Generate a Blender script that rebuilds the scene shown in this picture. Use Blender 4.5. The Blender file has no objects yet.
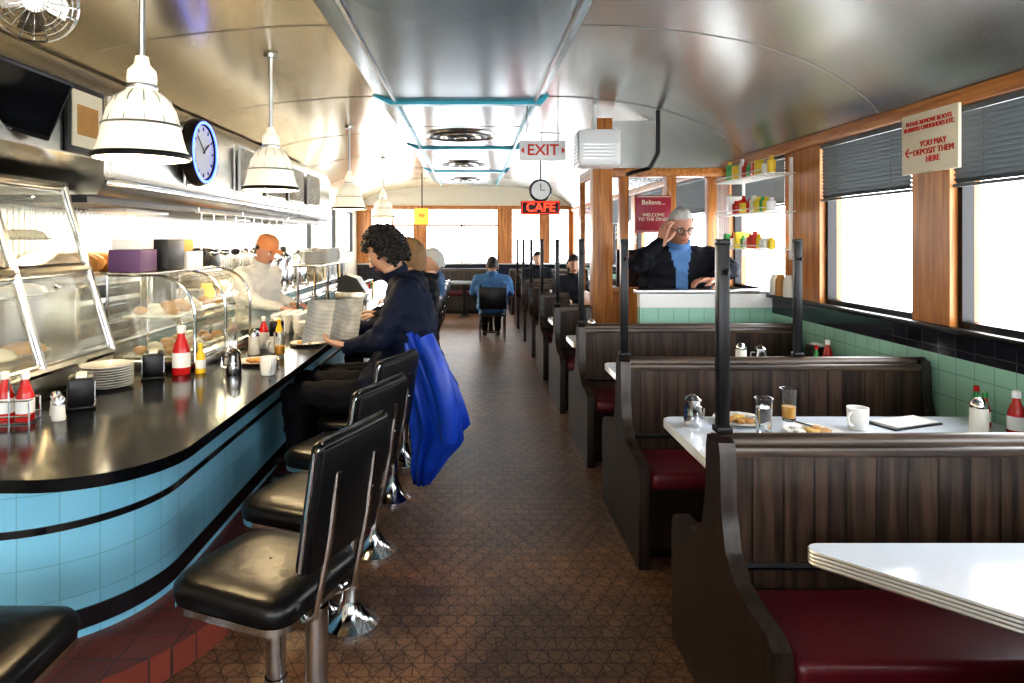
import bpy, bmesh, math, random
from mathutils import Vector, Matrix, noise
random.seed(7)
SC=bpy.context.scene
V=Vector
# ------------------------------------------------------------------ materials
def nmat(name):
    m=bpy.data.materials.new(name); m.use_nodes=True
    nt=m.node_tree; b=nt.nodes['Principled BSDF']
    return m,nt,b
def pm(name,col,rough=.5,metal=0.,var=.12,scale=8.,bump=0.,spec=None,trans=0.,emit=None,es=0.,coat=0.,bd=.01):
    m,nt,b=nmat(name)
    N=nt.nodes;L=nt.links
    b.inputs['Roughness'].default_value=rough; b.inputs['Metallic'].default_value=metal
    if spec is not None: b.inputs['Specular IOR Level'].default_value=spec
    b.inputs['Transmission Weight'].default_value=trans
    b.inputs['Coat Weight'].default_value=coat
    tc=N.new('ShaderNodeTexCoord'); nz=N.new('ShaderNodeTexNoise'); nz.inputs['Scale'].default_value=scale
    nz.inputs['Detail'].default_value=4
    L.new(tc.outputs['Object'],nz.inputs['Vector'])
    mx=N.new('ShaderNodeMix'); mx.data_type='RGBA'
    mx.inputs[6].default_value=[min(1,x*(1-var)) for x in col]+[1]
    mx.inputs[7].default_value=[min(1,x*(1+var)) for x in col]+[1]
    L.new(nz.outputs['Fac'],mx.inputs[0]); L.new(mx.outputs[2],b.inputs['Base Color'])
    if bump:
        bp=N.new('ShaderNodeBump'); bp.inputs['Strength'].default_value=bump; bp.inputs['Distance'].default_value=bd
        L.new(nz.outputs['Fac'],bp.inputs['Height']); L.new(bp.outputs['Normal'],b.inputs['Normal'])
    if emit:
        b.inputs['Emission Color'].default_value=list(emit)+[1]; b.inputs['Emission Strength'].default_value=es
    return m
def tile(name,c1,c2,grout,w=.11,h=.11,axes='XZ',rough=.25,offset=0.,uv=False,mortar=.003,rot=0,bump=.3):
    m,nt,b=nmat(name);N=nt.nodes;L=nt.links
    tc=N.new('ShaderNodeTexCoord')
    cb=N.new('ShaderNodeCombineXYZ'); sp=N.new('ShaderNodeSeparateXYZ')
    L.new(tc.outputs['UV' if uv else 'Object'],sp.inputs[0])
    if uv: axes='XY'
    L.new(sp.outputs[axes[0]],cb.inputs['X']); L.new(sp.outputs[axes[1]],cb.inputs['Y'])
    br=N.new('ShaderNodeTexBrick'); br.offset=offset; br.squash=1
    br.inputs['Color1'].default_value=list(c1)+[1];br.inputs['Color2'].default_value=list(c2)+[1];br.inputs['Mortar'].default_value=list(grout)+[1]
    br.inputs['Scale'].default_value=1;br.inputs['Mortar Size'].default_value=mortar
    br.inputs['Brick Width'].default_value=w;br.inputs['Row Height'].default_value=h
    mp=N.new('ShaderNodeMapping'); mp.inputs['Rotation'].default_value=(0,0,rot)
    L.new(cb.outputs[0],mp.inputs[0]);L.new(mp.outputs[0],br.inputs['Vector'])
    L.new(br.outputs['Color'],b.inputs['Base Color']); b.inputs['Roughness'].default_value=rough
    bp=N.new('ShaderNodeBump');bp.inputs['Strength'].default_value=bump;bp.inputs['Distance'].default_value=.004;bp.invert=True
    L.new(br.outputs['Fac'],bp.inputs['Height']);L.new(bp.outputs['Normal'],b.inputs['Normal'])
    return m
def wood(name,c1,c2,axis='Z',rough=.4,plank=0,paxis='X',groove=(.01,.007,.005)):
    m,nt,b=nmat(name);N=nt.nodes;L=nt.links
    tc=N.new('ShaderNodeTexCoord');mp=N.new('ShaderNodeMapping')
    sc={'X':(1.5,25,25),'Y':(25,1.5,25),'Z':(25,25,1.5)}[axis]
    mp.inputs['Scale'].default_value=sc
    L.new(tc.outputs['Object'],mp.inputs[0])
    nz=N.new('ShaderNodeTexNoise');nz.inputs['Scale'].default_value=1.3;nz.inputs['Detail'].default_value=6;nz.inputs['Distortion'].default_value=.6
    L.new(mp.outputs[0],nz.inputs['Vector'])
    cr=N.new('ShaderNodeValToRGB');cr.color_ramp.elements[0].position=.38;cr.color_ramp.elements[1].position=.64
    cr.color_ramp.elements[0].color=list(c1)+[1];cr.color_ramp.elements[1].color=list(c2)+[1]
    L.new(nz.outputs['Fac'],cr.inputs[0])
    out=cr.outputs[0]
    if plank:
        sp=N.new('ShaderNodeSeparateXYZ');L.new(tc.outputs['Object'],sp.inputs[0])
        d=N.new('ShaderNodeMath');d.operation='DIVIDE';d.inputs[1].default_value=plank;L.new(sp.outputs[paxis],d.inputs[0])
        f=N.new('ShaderNodeMath');f.operation='FRACT';L.new(d.outputs[0],f.inputs[0])
        g=N.new('ShaderNodeMath');g.operation='GREATER_THAN';g.inputs[1].default_value=.07;L.new(f.outputs[0],g.inputs[0])
        mx=N.new('ShaderNodeMix');mx.data_type='RGBA';mx.inputs[6].default_value=list(groove)+[1];L.new(out,mx.inputs[7]);L.new(g.outputs[0],mx.inputs[0])
        out=mx.outputs[2]
        bp=N.new('ShaderNodeBump');bp.inputs['Strength'].default_value=.6;bp.inputs['Distance'].default_value=.006
        L.new(g.outputs[0],bp.inputs['Height']);L.new(bp.outputs['Normal'],b.inputs['Normal'])
    L.new(out,b.inputs['Base Color']);b.inputs['Roughness'].default_value=rough
    return m
def thin_glass(name,tint=(1,1,1),refl=.04,veil=0.):
    m=bpy.data.materials.new(name);m.use_nodes=True;nt=m.node_tree;N=nt.nodes;L=nt.links
    for n in list(N):
        if n.type!='OUTPUT_MATERIAL': N.remove(n)
    o=[n for n in N if n.type=='OUTPUT_MATERIAL'][0]
    t=N.new('ShaderNodeBsdfTransparent');t.inputs[0].default_value=list(tint)+[1]
    g=N.new('ShaderNodeBsdfGlossy');g.inputs['Roughness'].default_value=.03
    lw=N.new('ShaderNodeLayerWeight')
    pw=N.new('ShaderNodeMath');pw.operation='POWER';pw.inputs[1].default_value=4;L.new(lw.outputs['Facing'],pw.inputs[0])
    ml=N.new('ShaderNodeMath');ml.operation='MULTIPLY_ADD';ml.inputs[1].default_value=.5;ml.inputs[2].default_value=refl;L.new(pw.outputs[0],ml.inputs[0])
    mx=N.new('ShaderNodeMixShader');L.new(ml.outputs[0],mx.inputs[0]);L.new(t.outputs[0],mx.inputs[1]);L.new(g.outputs[0],mx.inputs[2])
    out=mx.outputs[0]
    if veil:  # pale diffuse layer stands in for light reflected on the panes
        d=N.new('ShaderNodeBsdfDiffuse');d.inputs[0].default_value=(.8,.8,.72,1)
        m2=N.new('ShaderNodeMixShader');m2.inputs[0].default_value=veil;L.new(out,m2.inputs[1]);L.new(d.outputs[0],m2.inputs[2]);out=m2.outputs[0]
    L.new(out,o.inputs[0])
    return m
def floor_mat():
    m,nt,b=nmat('floor_mosaic_tile');N=nt.nodes;L=nt.links
    tc=N.new('ShaderNodeTexCoord')
    def brick(rot,w,h,off,mort,c1,c2,g):
        mp=N.new('ShaderNodeMapping');mp.inputs['Rotation'].default_value=(0,0,rot);L.new(tc.outputs['Object'],mp.inputs[0])
        br=N.new('ShaderNodeTexBrick');br.offset=off;br.inputs['Scale'].default_value=1
        br.inputs['Brick Width'].default_value=w;br.inputs['Row Height'].default_value=h;br.inputs['Mortar Size'].default_value=mort
        br.inputs['Mortar Smooth'].default_value=.3
        br.inputs['Color1'].default_value=c1+(1,);br.inputs['Color2'].default_value=c2+(1,);br.inputs['Mortar'].default_value=g+(1,)
        L.new(mp.outputs[0],br.inputs['Vector']);return br
    a=brick(0,.074,.074,.5,.0028,(.26,.145,.082),(.19,.10,.058),(.065,.040,.028))
    c=brick(math.radians(60),.074,.074,.5,.0028,(1,1,1),(.82,.82,.82),(.36,.32,.29))
    d=brick(math.radians(-60),.074,.074,.5,.0028,(1,1,1),(.88,.86,.84),(.36,.32,.29))
    def mul(x,y):
        q=N.new('ShaderNodeMix');q.data_type='RGBA';q.blend_type='MULTIPLY';q.inputs[0].default_value=1
        L.new(x,q.inputs[6]);L.new(y,q.inputs[7]);return q.outputs[2]
    o=mul(mul(a.outputs['Color'],c.outputs['Color']),d.outputs['Color'])
    nz=N.new('ShaderNodeTexNoise');nz.inputs['Scale'].default_value=1.2;nz.inputs['Detail'].default_value=5;L.new(tc.outputs['Object'],nz.inputs['Vector'])
    cr=N.new('ShaderNodeValToRGB');cr.color_ramp.elements[0].color=(.75,.75,.75,1);cr.color_ramp.elements[1].color=(1.2,1.16,1.1,1)
    cr.color_ramp.elements[0].position=.3;cr.color_ramp.elements[1].position=.7
    L.new(nz.outputs['Fac'],cr.inputs[0]);o=mul(o,cr.outputs[0])
    L.new(o,b.inputs['Base Color']);b.inputs['Roughness'].default_value=.45
    return m
def ribbed(name,col,axis='Y',pitch=.05,rough=.25):
    m,nt,b=nmat(name);N=nt.nodes;L=nt.links
    tc=N.new('ShaderNodeTexCoord');w=N.new('ShaderNodeTexWave');w.bands_direction=axis;w.inputs['Scale'].default_value=.314/pitch
    L.new(tc.outputs['Object'],w.inputs[0]);bp=N.new('ShaderNodeBump');bp.inputs['Strength'].default_value=.5;bp.inputs['Distance'].default_value=.01
    L.new(w.outputs['Fac'],bp.inputs['Height']);L.new(bp.outputs['Normal'],b.inputs['Normal'])
    b.inputs['Base Color'].default_value=list(col)+[1];b.inputs['Metallic'].default_value=.95;b.inputs['Roughness'].default_value=rough
    return m
def print_mat(name,bg,ink,scale=70,axis='Z'):
    m,nt,b=nmat(name);N=nt.nodes;L=nt.links
    tc=N.new('ShaderNodeTexCoord');w=N.new('ShaderNodeTexWave');w.bands_direction=axis;w.inputs['Scale'].default_value=scale/6.
    w.inputs['Distortion'].default_value=.5
    L.new(tc.outputs['Object'],w.inputs[0]);n=N.new('ShaderNodeTexNoise');n.inputs['Scale'].default_value=14;L.new(tc.outputs['Object'],n.inputs[0])
    mu=N.new('ShaderNodeMath');mu.operation='MULTIPLY';L.new(w.outputs['Fac'],mu.inputs[0]);L.new(n.outputs['Fac'],mu.inputs[1])
    cr=N.new('ShaderNodeValToRGB');cr.color_ramp.elements[0].color=list(bg)+[1];cr.color_ramp.elements[1].color=list(ink)+[1]
    cr.color_ramp.elements[0].position=.25;cr.color_ramp.elements[1].position=.4
    L.new(mu.outputs[0],cr.inputs[0]);L.new(cr.outputs[0],b.inputs['Base Color']);b.inputs['Roughness'].default_value=.8
    return m
MT=dict(
 floor=floor_mat(),
 green=tile('green_wall_tile',(.33,.58,.46),(.31,.54,.44),(.22,.36,.3),axes='YZ',w=.12,h=.12),
 greenx=tile('green_wall_tile_x',(.33,.58,.46),(.31,.54,.44),(.22,.36,.3),axes='XZ',w=.12,h=.12),
 navy=tile('black_band_tile',(.008,.010,.018),(.012,.014,.025),(.03,.03,.035),axes='YZ',w=.12,h=.12,rough=.12),
 navyx=tile('black_band_tile_x',(.012,.016,.03),(.02,.022,.04),(.06,.06,.07),axes='XZ',w=.12,h=.12,rough=.12),
 blue=tile('blue_counter_tile',(.23,.57,.75),(.27,.61,.79),(.19,.44,.58),uv=True,w=.125,h=.125,rough=.18,mortar=.002),
 black_tile=pm('black_tile',(.008,.008,.012),.1),
 red_tile=tile('red_quarry_tile',(.20,.045,.028),(.15,.035,.025),(.05,.03,.025),axes='XY',w=.15,h=.15,rough=.35),
 oak=wood('orange_oak',(.34,.12,.028),(.56,.24,.065),rough=.35),
 oaky=wood('orange_oak_y',(.34,.12,.028),(.56,.24,.065),axis='Y',rough=.35),
 dwood=wood('dark_booth_wood',(.014,.009,.007),(.062,.038,.025),plank=.095,rough=.34),
 dwood_s=wood('dark_booth_panel',(.010,.007,.005),(.034,.021,.014),rough=.32),
 trimw=wood('booth_cap_wood',(.035,.024,.018),(.10,.070,.050),axis='X',rough=.3),
 red=pm('oxblood_vinyl',(.10,.006,.013),.38,bump=.1,scale=30),
 black=pm('black_vinyl',(.004,.004,.005),.33,bump=.22,scale=16,spec=.35),
 blackm=pm('black_painted_metal',(.008,.008,.009),.35,.4),
 blackg=pm('black_laminate',(.004,.005,.007),.15,spec=.3),
 chrome=pm('chrome',(.62,.63,.65),.12,1.,var=.04),
 steel=pm('stainless_steel',(.52,.50,.45),.26,1.,var=.1,scale=3),
 steelrib=ribbed('ribbed_stainless',(.55,.52,.46)),
 alu=pm('aluminium_edge',(.6,.61,.62),.3,1.,var=.05),
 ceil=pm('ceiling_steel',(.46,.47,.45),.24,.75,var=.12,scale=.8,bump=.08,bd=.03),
 ceill=pm('ceiling_steel_lamplit',(.72,.60,.40),.20,.75,var=.10,scale=1.0,bump=.22,bd=.03),  # left ceiling half: warm lamp light painted into the base colour
 duct=pm('duct_panel_enamel',(.16,.22,.25),.24,.5,var=.12,scale=1.),
 teal=pm('teal_trim',(.02,.28,.36),.3,.3),
 white=pm('white_enamel',(.80,.81,.80),.25,var=.03),
 lam=pm('white_laminate',(.68,.73,.80),.12,var=.03,scale=40),
 china=pm('white_china',(.82,.81,.77),.15,var=.02),
 cream=pm('cream_wall_paint',(.62,.57,.45),.5,var=.06),
 glass=thin_glass('pane_glass'),
 caseglass=thin_glass('case_glass',(.90,.93,.86),.14,.12),
 glassw=pm('drinking_glass',(.95,.97,.98),.03,trans=1.,var=.01),
 dark=pm('dark_plastic',(.01,.01,.012),.4),  # plain near-black plastic for cases, frames, slots and markings
 screen=pm('tv_screen',(.006,.007,.009),.12,var=.0),
 ketch=pm('ketchup_red',(.45,.012,.01),.25),
 must=pm('mustard_yellow',(.75,.5,.03),.35),
 greenb=pm('green_bottle',(.03,.25,.06),.2),
 paper=pm('white_paper',(.75,.74,.69),.8,var=.04),
 news=print_mat('newsprint',(.58,.57,.52),(.14,.14,.14),scale=260),
 menuprint=print_mat('menu_print',(.66,.62,.5),(.12,.10,.08),scale=120),
 signw=pm('sign_cream_board',(.80,.72,.54),.6,var=.04),
 redp=pm('sign_red_paint',(.62,.035,.02),.5,var=.03),
 maroon=pm('maroon_sign',(.28,.012,.035),.4,var=.04),
 neonr=pm('neon_red',(.9,.05,.02),.4,emit=(1,.05,.02),es=2.),
 neonb=pm('neon_blue',(.1,.15,1),.3,emit=(.06,.12,1.),es=5.),
 bulb=pm('lamp_bulb',(1,.9,.7),.4,emit=(1,.82,.5),es=14.),
 lampw=pm('lamp_white_glass',(.78,.76,.70),.25,var=.02,emit=(1,.88,.62),es=.45),
 purple=pm('purple_cake_box',(.10,.05,.14),.5),
 bread=pm('bread_crust',(.50,.26,.08),.7,bump=.4,scale=14,var=.3),
 orange=pm('orange_juice',(.95,.45,.03),.3),
 amber=pm('amber_glow',(.95,.45,.06),.4,emit=(1,.5,.08),es=.8),
 skin=pm('skin',(.56,.33,.23),.5,var=.06),
 skin2=pm('skin_ruddy',(.58,.30,.21),.5,var=.06),
 lips=pm('lips',(.35,.12,.1),.5),
 eyew=pm('eye_white',(.8,.8,.78),.2,var=.0),
 iris=pm('iris',(.03,.02,.015),.2),
 navycoat=pm('navy_coat_cloth',(.004,.008,.026),.75,bump=.5,scale=22,var=.3,spec=.25),
 dkjack=pm('charcoal_jacket_cloth',(.007,.008,.014),.75,bump=.5,scale=22,var=.3,spec=.25),
 pants=pm('dark_trousers',(.006,.006,.009),.8,bump=.3,scale=20,spec=.2),
 shoe=pm('black_shoe',(.01,.008,.007),.4),
 royal=pm('royal_blue_nylon',(.003,.045,.38),.42,bump=.3,scale=14,var=.3),
 blueshirt=pm('blue_shirt_cloth',(.05,.13,.28),.8,bump=.2),
 tealshirt=pm('light_blue_shirt_cloth',(.05,.14,.30),.8,bump=.2),
 checkb=pm('blue_check_shirt',(.10,.22,.45),.8,bump=.2),
 whitecl=pm('white_cook_cloth',(.75,.74,.7),.8,bump=.2),
 capo=pm('orange_cap_cloth',(.75,.30,.12),.7),
 hairdk=pm('dark_curly_hair',(.012,.009,.008),.6,var=.5,scale=60,bump=.5),
 hairbr=pm('light_brown_hair',(.25,.15,.07),.6,var=.4,scale=60,bump=.5),
 hairwh=pm('white_hair',(.58,.57,.54),.6,var=.15,scale=60,bump=.5),
 boxr=pm('box_red',(.6,.05,.03),.6),boxy=pm('box_yellow',(.8,.6,.05),.6),boxg=pm('box_green',(.08,.4,.12),.6),boxb=pm('box_blue',(.05,.12,.5),.6),
 blind=pm('blind_slat',(.11,.125,.13),.5,var=.05),
 egg=pm('fried_egg_food',(.7,.42,.1),.5,var=.5,scale=30),
 jar=pm('creamy_white',(.75,.73,.66),.4),
)
# ------------------------------------------------------------------ mesh builder
class B:
    def __init__(s,name): s.name=name;s.v=[];s.f=[];s.m=[];s.uv={};s.mats=[];s.T=Matrix.Identity(4)
    def mi(s,k):
        mt=MT[k] if isinstance(k,str) else k
        if mt not in s.mats: s.mats.append(mt)
        return s.mats.index(mt)
    def add(s,vs,fs,mat,M=None,uvs=None):
        o=len(s.v);T=s.T@M if M is not None else s.T
        s.v+= [T@V(p) for p in vs]; k=s.mi(mat)
        for i,f in enumerate(fs):
            if uvs and uvs[i]: s.uv[len(s.f)]=uvs[i]
            s.f.append([o+j for j in f]);s.m.append(k)
    def bm(s,bm,mat,M=None):
        bm.verts.index_update()
        s.add([v.co.copy() for v in bm.verts],[[v.index for v in f.verts] for f in bm.faces],mat,M);bm.free()
    def box(s,a,b,mat,bev=0.,M=None,seg=2):
        bm=bmesh.new();bmesh.ops.create_cube(bm,size=1)
        a=V(a);b=V(b);c=(a+b)/2;d=b-a
        for v in bm.verts: v.co=V((v.co.x*d.x+c.x,v.co.y*d.y+c.y,v.co.z*d.z+c.z))
        if bev: bmesh.ops.bevel(bm,geom=list(bm.edges),offset=bev,segments=seg,affect='EDGES',profile=.5)
        s.bm(bm,mat,M)
    def tube(s,pts,r,mat,seg=10,cap=True,M=None):
        pts=[V(p) for p in pts];n=len(pts);rs=r if isinstance(r,(list,tuple)) else [r]*n
        vs=[];fs=[];prev=None
        for i,p in enumerate(pts):
            d=(pts[min(i+1,n-1)]-pts[max(i-1,0)])
            d=d.normalized() if d.length>1e-9 else V((0,0,1))
            if prev is None:
                u=d.cross(V((0,0,1)));
                if u.length<.1:u=d.cross(V((1,0,0)))
            else: u=prev-d*prev.dot(d)
            u.normalize();prev=u;w=d.cross(u)
            for k in range(seg):
                a=2*math.pi*k/seg;vs.append(p+(u*math.cos(a)+w*math.sin(a))*rs[i])
        for i in range(n-1):
            for k in range(seg):
                k2=(k+1)%seg;fs.append([i*seg+k,i*seg+k2,(i+1)*seg+k2,(i+1)*seg+k])
        if cap: fs.append(list(range(seg))[::-1]);fs.append([(n-1)*seg+k for k in range(seg)])
        s.add(vs,fs,mat,M)
    def lathe(s,prof,o,mat,seg=24,M=None,close=False):
        vs=[];fs=[];n=len(prof)
        for r,z in prof:
            for k in range(seg):
                a=2*math.pi*k/seg;vs.append(V((o[0]+max(r,1e-4)*math.cos(a),o[1]+max(r,1e-4)*math.sin(a),o[2]+z)))
        for i in range(n-1):
            for k in range(seg):
                k2=(k+1)%seg;fs.append([i*seg+k,i*seg+k2,(i+1)*seg+k2,(i+1)*seg+k])
        s.add(vs,fs,mat,M)
    def ell(s,c,r,mat,sub=2,M=None):
        bm=bmesh.new();bmesh.ops.create_icosphere(bm,subdivisions=sub,radius=1)
        for v in bm.verts: v.co=V((v.co.x*r[0]+c[0],v.co.y*r[1]+c[1],v.co.z*r[2]+c[2]))
        s.bm(bm,mat,M)
    def prism(s,poly,a,b,mat,fn=None,side=None,cap=True):
        fn=fn or (lambda u,v,w:(u,v,w));n=len(poly)
        vs=[fn(p[0],p[1],a) for p in poly]+[fn(p[0],p[1],b) for p in poly]
        fs=[];uvs=[];L=0
        for i in range(n):
            j=(i+1)%n;d=math.dist(poly[i],poly[j])
            fs.append([i,j,n+j,n+i]);uvs.append([(L,a),(L+d,a),(L+d,b),(L,b)]);L+=d
        s.add(vs,fs,side or mat,None,uvs)
        if cap:
            s.add(vs,[list(range(n))[::-1],[n+i for i in range(n)]],mat)
    def torus(s,c,R,r,mat,M=None,seg=32,ax='Z'):
        pts=[]
        for k in range(seg+1):
            a=2*math.pi*k/seg;x,y=R*math.cos(a),R*math.sin(a)
            p={'Z':(x,y,0),'Y':(x,0,y),'X':(0,x,y)}[ax];pts.append((c[0]+p[0],c[1]+p[1],c[2]+p[2]))
        s.tube(pts,r,mat,seg=6,cap=False,M=M)
    def mesh(s,ang=35):
        me=bpy.data.meshes.new(s.name)
        me.from_pydata([tuple(p) for p in s.v],[],s.f)
        for m in s.mats: me.materials.append(m)
        me.polygons.foreach_set('material_index',s.m)
        if s.uv:
            ul=me.uv_layers.new()
            for fi,u in s.uv.items():
                for k,li in enumerate(me.polygons[fi].loop_indices): ul.data[li].uv=u[k]
        bm=bmesh.new();bm.from_mesh(me);bmesh.ops.recalc_face_normals(bm,faces=bm.faces);bm.to_mesh(me);bm.free()
        me.polygons.foreach_set('use_smooth',[True]*len(me.polygons))
        me.set_sharp_from_angle(angle=math.radians(ang))
        return me
    def done(s,recenter=True,parent=None,ang=35):
        loc=V((0,0,0))
        if recenter and s.v and parent is None:
            mn=[min(p[i] for p in s.v) for i in range(3)];mx=[max(p[i] for p in s.v) for i in range(3)]
            loc=V(((mn[0]+mx[0])/2,(mn[1]+mx[1])/2,mn[2]));s.v=[p-loc for p in s.v]
        ob=bpy.data.objects.new(s.name,s.mesh(ang));SC.collection.objects.link(ob);ob.location=loc
        if parent: ob.parent=parent
        return ob
def inst(me,name,loc,rot=0,scale=1):
    ob=bpy.data.objects.new(name,me);SC.collection.objects.link(ob);ob.location=loc;ob.rotation_euler=(0,0,rot)
    ob.scale=(scale,)*3 if not isinstance(scale,tuple) else scale
    return ob
def text(s,size,loc,xa,ya,mat,parent,name='lettering',ext=.002,bold=0.):
    cu=bpy.data.curves.new(name,'FONT');cu.body=s;cu.size=size;cu.align_x='CENTER';cu.align_y='CENTER';cu.extrude=ext;cu.offset=bold
    cu.space_line=.95
    ob=bpy.data.objects.new(name,cu);SC.collection.objects.link(ob)
    x=V(xa).normalized();y=V(ya).normalized();z=x.cross(y)
    M=Matrix((( x.x,y.x,z.x,loc[0]),(x.y,y.y,z.y,loc[1]),(x.z,y.z,z.z,loc[2]),(0,0,0,1)))
    cu.materials.append(MT[mat])
    ob.parent=parent
    ob.matrix_parent_inverse=Matrix.Translation(-parent.location)
    ob.matrix_basis=M
    return ob
def light(kind,name,loc,energy,col,parent=None,size=.1,size_y=None,rot=(0,0,0)):
    l=bpy.data.lights.new(name,kind);l.energy=energy;l.color=col
    if kind=='AREA':
        l.size=size
        if size_y: l.shape='RECTANGLE';l.size_y=size_y
    else: l.shadow_soft_size=size
    ob=bpy.data.objects.new(name,l);SC.collection.objects.link(ob);ob.location=loc;ob.rotation_euler=rot
    if parent: ob.parent=parent;ob.matrix_parent_inverse=Matrix.Translation(-parent.location)
    return ob
# ------------------------------------------------------------------ camera
cd=bpy.data.cameras.new('camera');cam=bpy.data.objects.new('camera',cd);SC.collection.objects.link(cam)
cam.location=(0,0,1.5);cam.rotation_euler=(math.radians(90),0,0)
cd.sensor_width=36;cd.lens=36*660/1024;cd.shift_x=40/1024;cd.shift_y=-102.5/1024;cd.clip_start=.05
SC.camera=cam
# ------------------------------------------------------------------ room shell
XR=2.36;XL=-2.7;Y0=-2.1;Y1=15.5;SILL=1.066;WT=2.14
b=B('floor');b.box((XL-.2,Y0-.2,-.1),(XR+.2,Y1+.2,0),'floor');b.done()
prof=[(-2.72,2.15),(-2.6,2.36),(-2.3,2.53),(-1.9,2.64),(-1.4,2.70),(-.86,2.73),(.64,2.73),(1.05,2.71),(1.5,2.65),(1.85,2.55),(2.1,2.43),(2.28,2.30),(2.38,2.16)]
def cr_spline(P,n=4):
    out=[]
    for i in range(len(P)-1):
        p0=V(P[max(i-1,0)]);p1=V(P[i]);p2=V(P[i+1]);p3=V(P[min(i+2,len(P)-1)])
        for k in range(n):
            t=k/n;out.append(tuple(.5*((2*p1)+(p2-p0)*t+(2*p0-5*p1+4*p2-p3)*t*t+(3*p1-p0-3*p2+p3)*t**3)))
    out.append(tuple(P[-1]));return out
sm=cr_spline(prof)
b=B('ceiling')
fy=lambda u,v,w:(u,w,v)
L=[p for p in sm if p[0]<=-.1];R=[p for p in sm if p[0]>=-.1]
mid=[(-.1,2.73)]
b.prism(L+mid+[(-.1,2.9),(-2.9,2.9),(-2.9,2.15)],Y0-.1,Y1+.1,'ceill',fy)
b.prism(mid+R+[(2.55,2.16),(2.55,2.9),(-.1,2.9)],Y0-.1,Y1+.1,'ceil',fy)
b.done(ang=30)
yy=-1.9
b=B('trim_1')
while yy<15:
    b.tube([(x,yy,z-.001) for x,z in sm],.004,'steel',seg=6,cap=False);yy+=1.9
b.done()
b=B('ceiling_duct')
for (a,c) in [(-2,1.9),(1.94,5.66),(5.74,6.9),(6.94,8.5),(8.58,11.4),(11.48,14.2)]:
    b.prism([(-.66,2.68),(.54,2.68),(.64,2.74),(-.85,2.74)],a,c,'duct',fy)
for yy in (5.70,8.54,11.44):
    b.prism([(-.70,2.655),(.60,2.655),(.67,2.74),(-.88,2.74)],yy-.045,yy+.045,'teal',fy)
for xx in (-.66,.54):
    b.box((xx-.012,5.7,2.655),(xx+.012,14.2,2.69),'teal');b.box((xx-.01,-2,2.668),(xx+.01,5.7,2.69),'alu')
b.done()
for yy in (7.5,10.3,13.0):
    b=B('round_air_vent')
    b.T=Matrix.Translation((-.13,yy,2.68))
    for i in range(5):
        r=.40-.08*i
        b.lathe([(r,0),(r-.01,-.02-.006*i),(r-.035,-.012-.006*i),(r-.045,.0)],(0,0,0),'steel' if i%2==0 else 'dark')
    b.lathe([(.40,-.001),(0,-.001)],(0,0,0),'dark')
    b.done()
def wall_x(name,x0,x1,ya,yb,opens,zt,mats):
    b=B(name)
    def seg(y0,y1,z0,z1):
        bands=[(0,.92,mats[0]),(.92,SILL,mats[1]),(SILL,WT+.04,mats[2]),(WT+.04,3.,mats[3])]
        for a,c,m in bands:
            lo=max(a,z0);hi=min(c,z1)
            if hi>lo+1e-5: b.box((x0,y0,lo),(x1,y1,hi),m)
    ys=ya
    for (a,c,z0,z1) in sorted(opens):
        seg(ys,a,0,zt);seg(a,c,0,z0);seg(a,c,z1,zt);ys=c
    seg(ys,yb,0,zt)
    return b.done()
RW=[(-1.8,-.1,SILL,WT),(.15,1.6,SILL,WT),(1.88,3.26,SILL,WT),(3.54,4.48,SILL,WT),(4.98,6.05,SILL,WT),(6.6,8.0,SILL,WT),(8.2,9.6,SILL,WT),(9.8,11.2,SILL,WT),(11.4,12.8,SILL,WT),(13.0,14.6,SILL,WT)]
wall_x('wall_right',XR,XR+.15,Y0,Y1,RW,2.3,['green','navy','oak','oak'])
LW=[(9.6,11.2,1.2,2.1),(11.6,13.2,1.2,2.1),(13.5,15.1,1.2,2.1)]
wall_x('wall_left',XL-.15,XL,Y0,Y1,LW,2.3,['cream','cream','cream','cream'])
def wall_y(name,y0,y1,opens,zt,mats):
    b=B(name)
    def seg(x0,x1,z0,z1):
        for a,c,m in [(0,.78,mats[0]),(.78,.92,mats[1]),(.92,2.24,mats[2]),(2.24,3.,mats[3])]:
            lo=max(a,z0);hi=min(c,z1)
            if hi>lo+1e-5:b.box((x0,y0,lo),(x1,y1,hi),m)
    xs=XL-.15
    for (a,c,z0,z1) in sorted(opens):
        seg(xs,a,0,zt);seg(a,c,0,z0);seg(a,c,z1,zt);xs=c
    seg(xs,XR+.15,0,zt);return b.done()
FW=[(-2.4,-1.35,.92,2.22),(-1.1,.62,.92,2.22),(.92,1.62,.92,2.22),(1.8,2.3,.92,2.22)]
wall_y('wall_far',Y1,Y1+.15,FW,2.85,['navyx','navyx','oak','cream'])
BW=[(-2.2,-.4,.92,2.22),(-.1,2.1,.92,2.22)]
wall_y('wall_near',Y0-.15,Y0,BW,2.85,['greenx','navyx','oak','cream'])
wn=[0]
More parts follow.
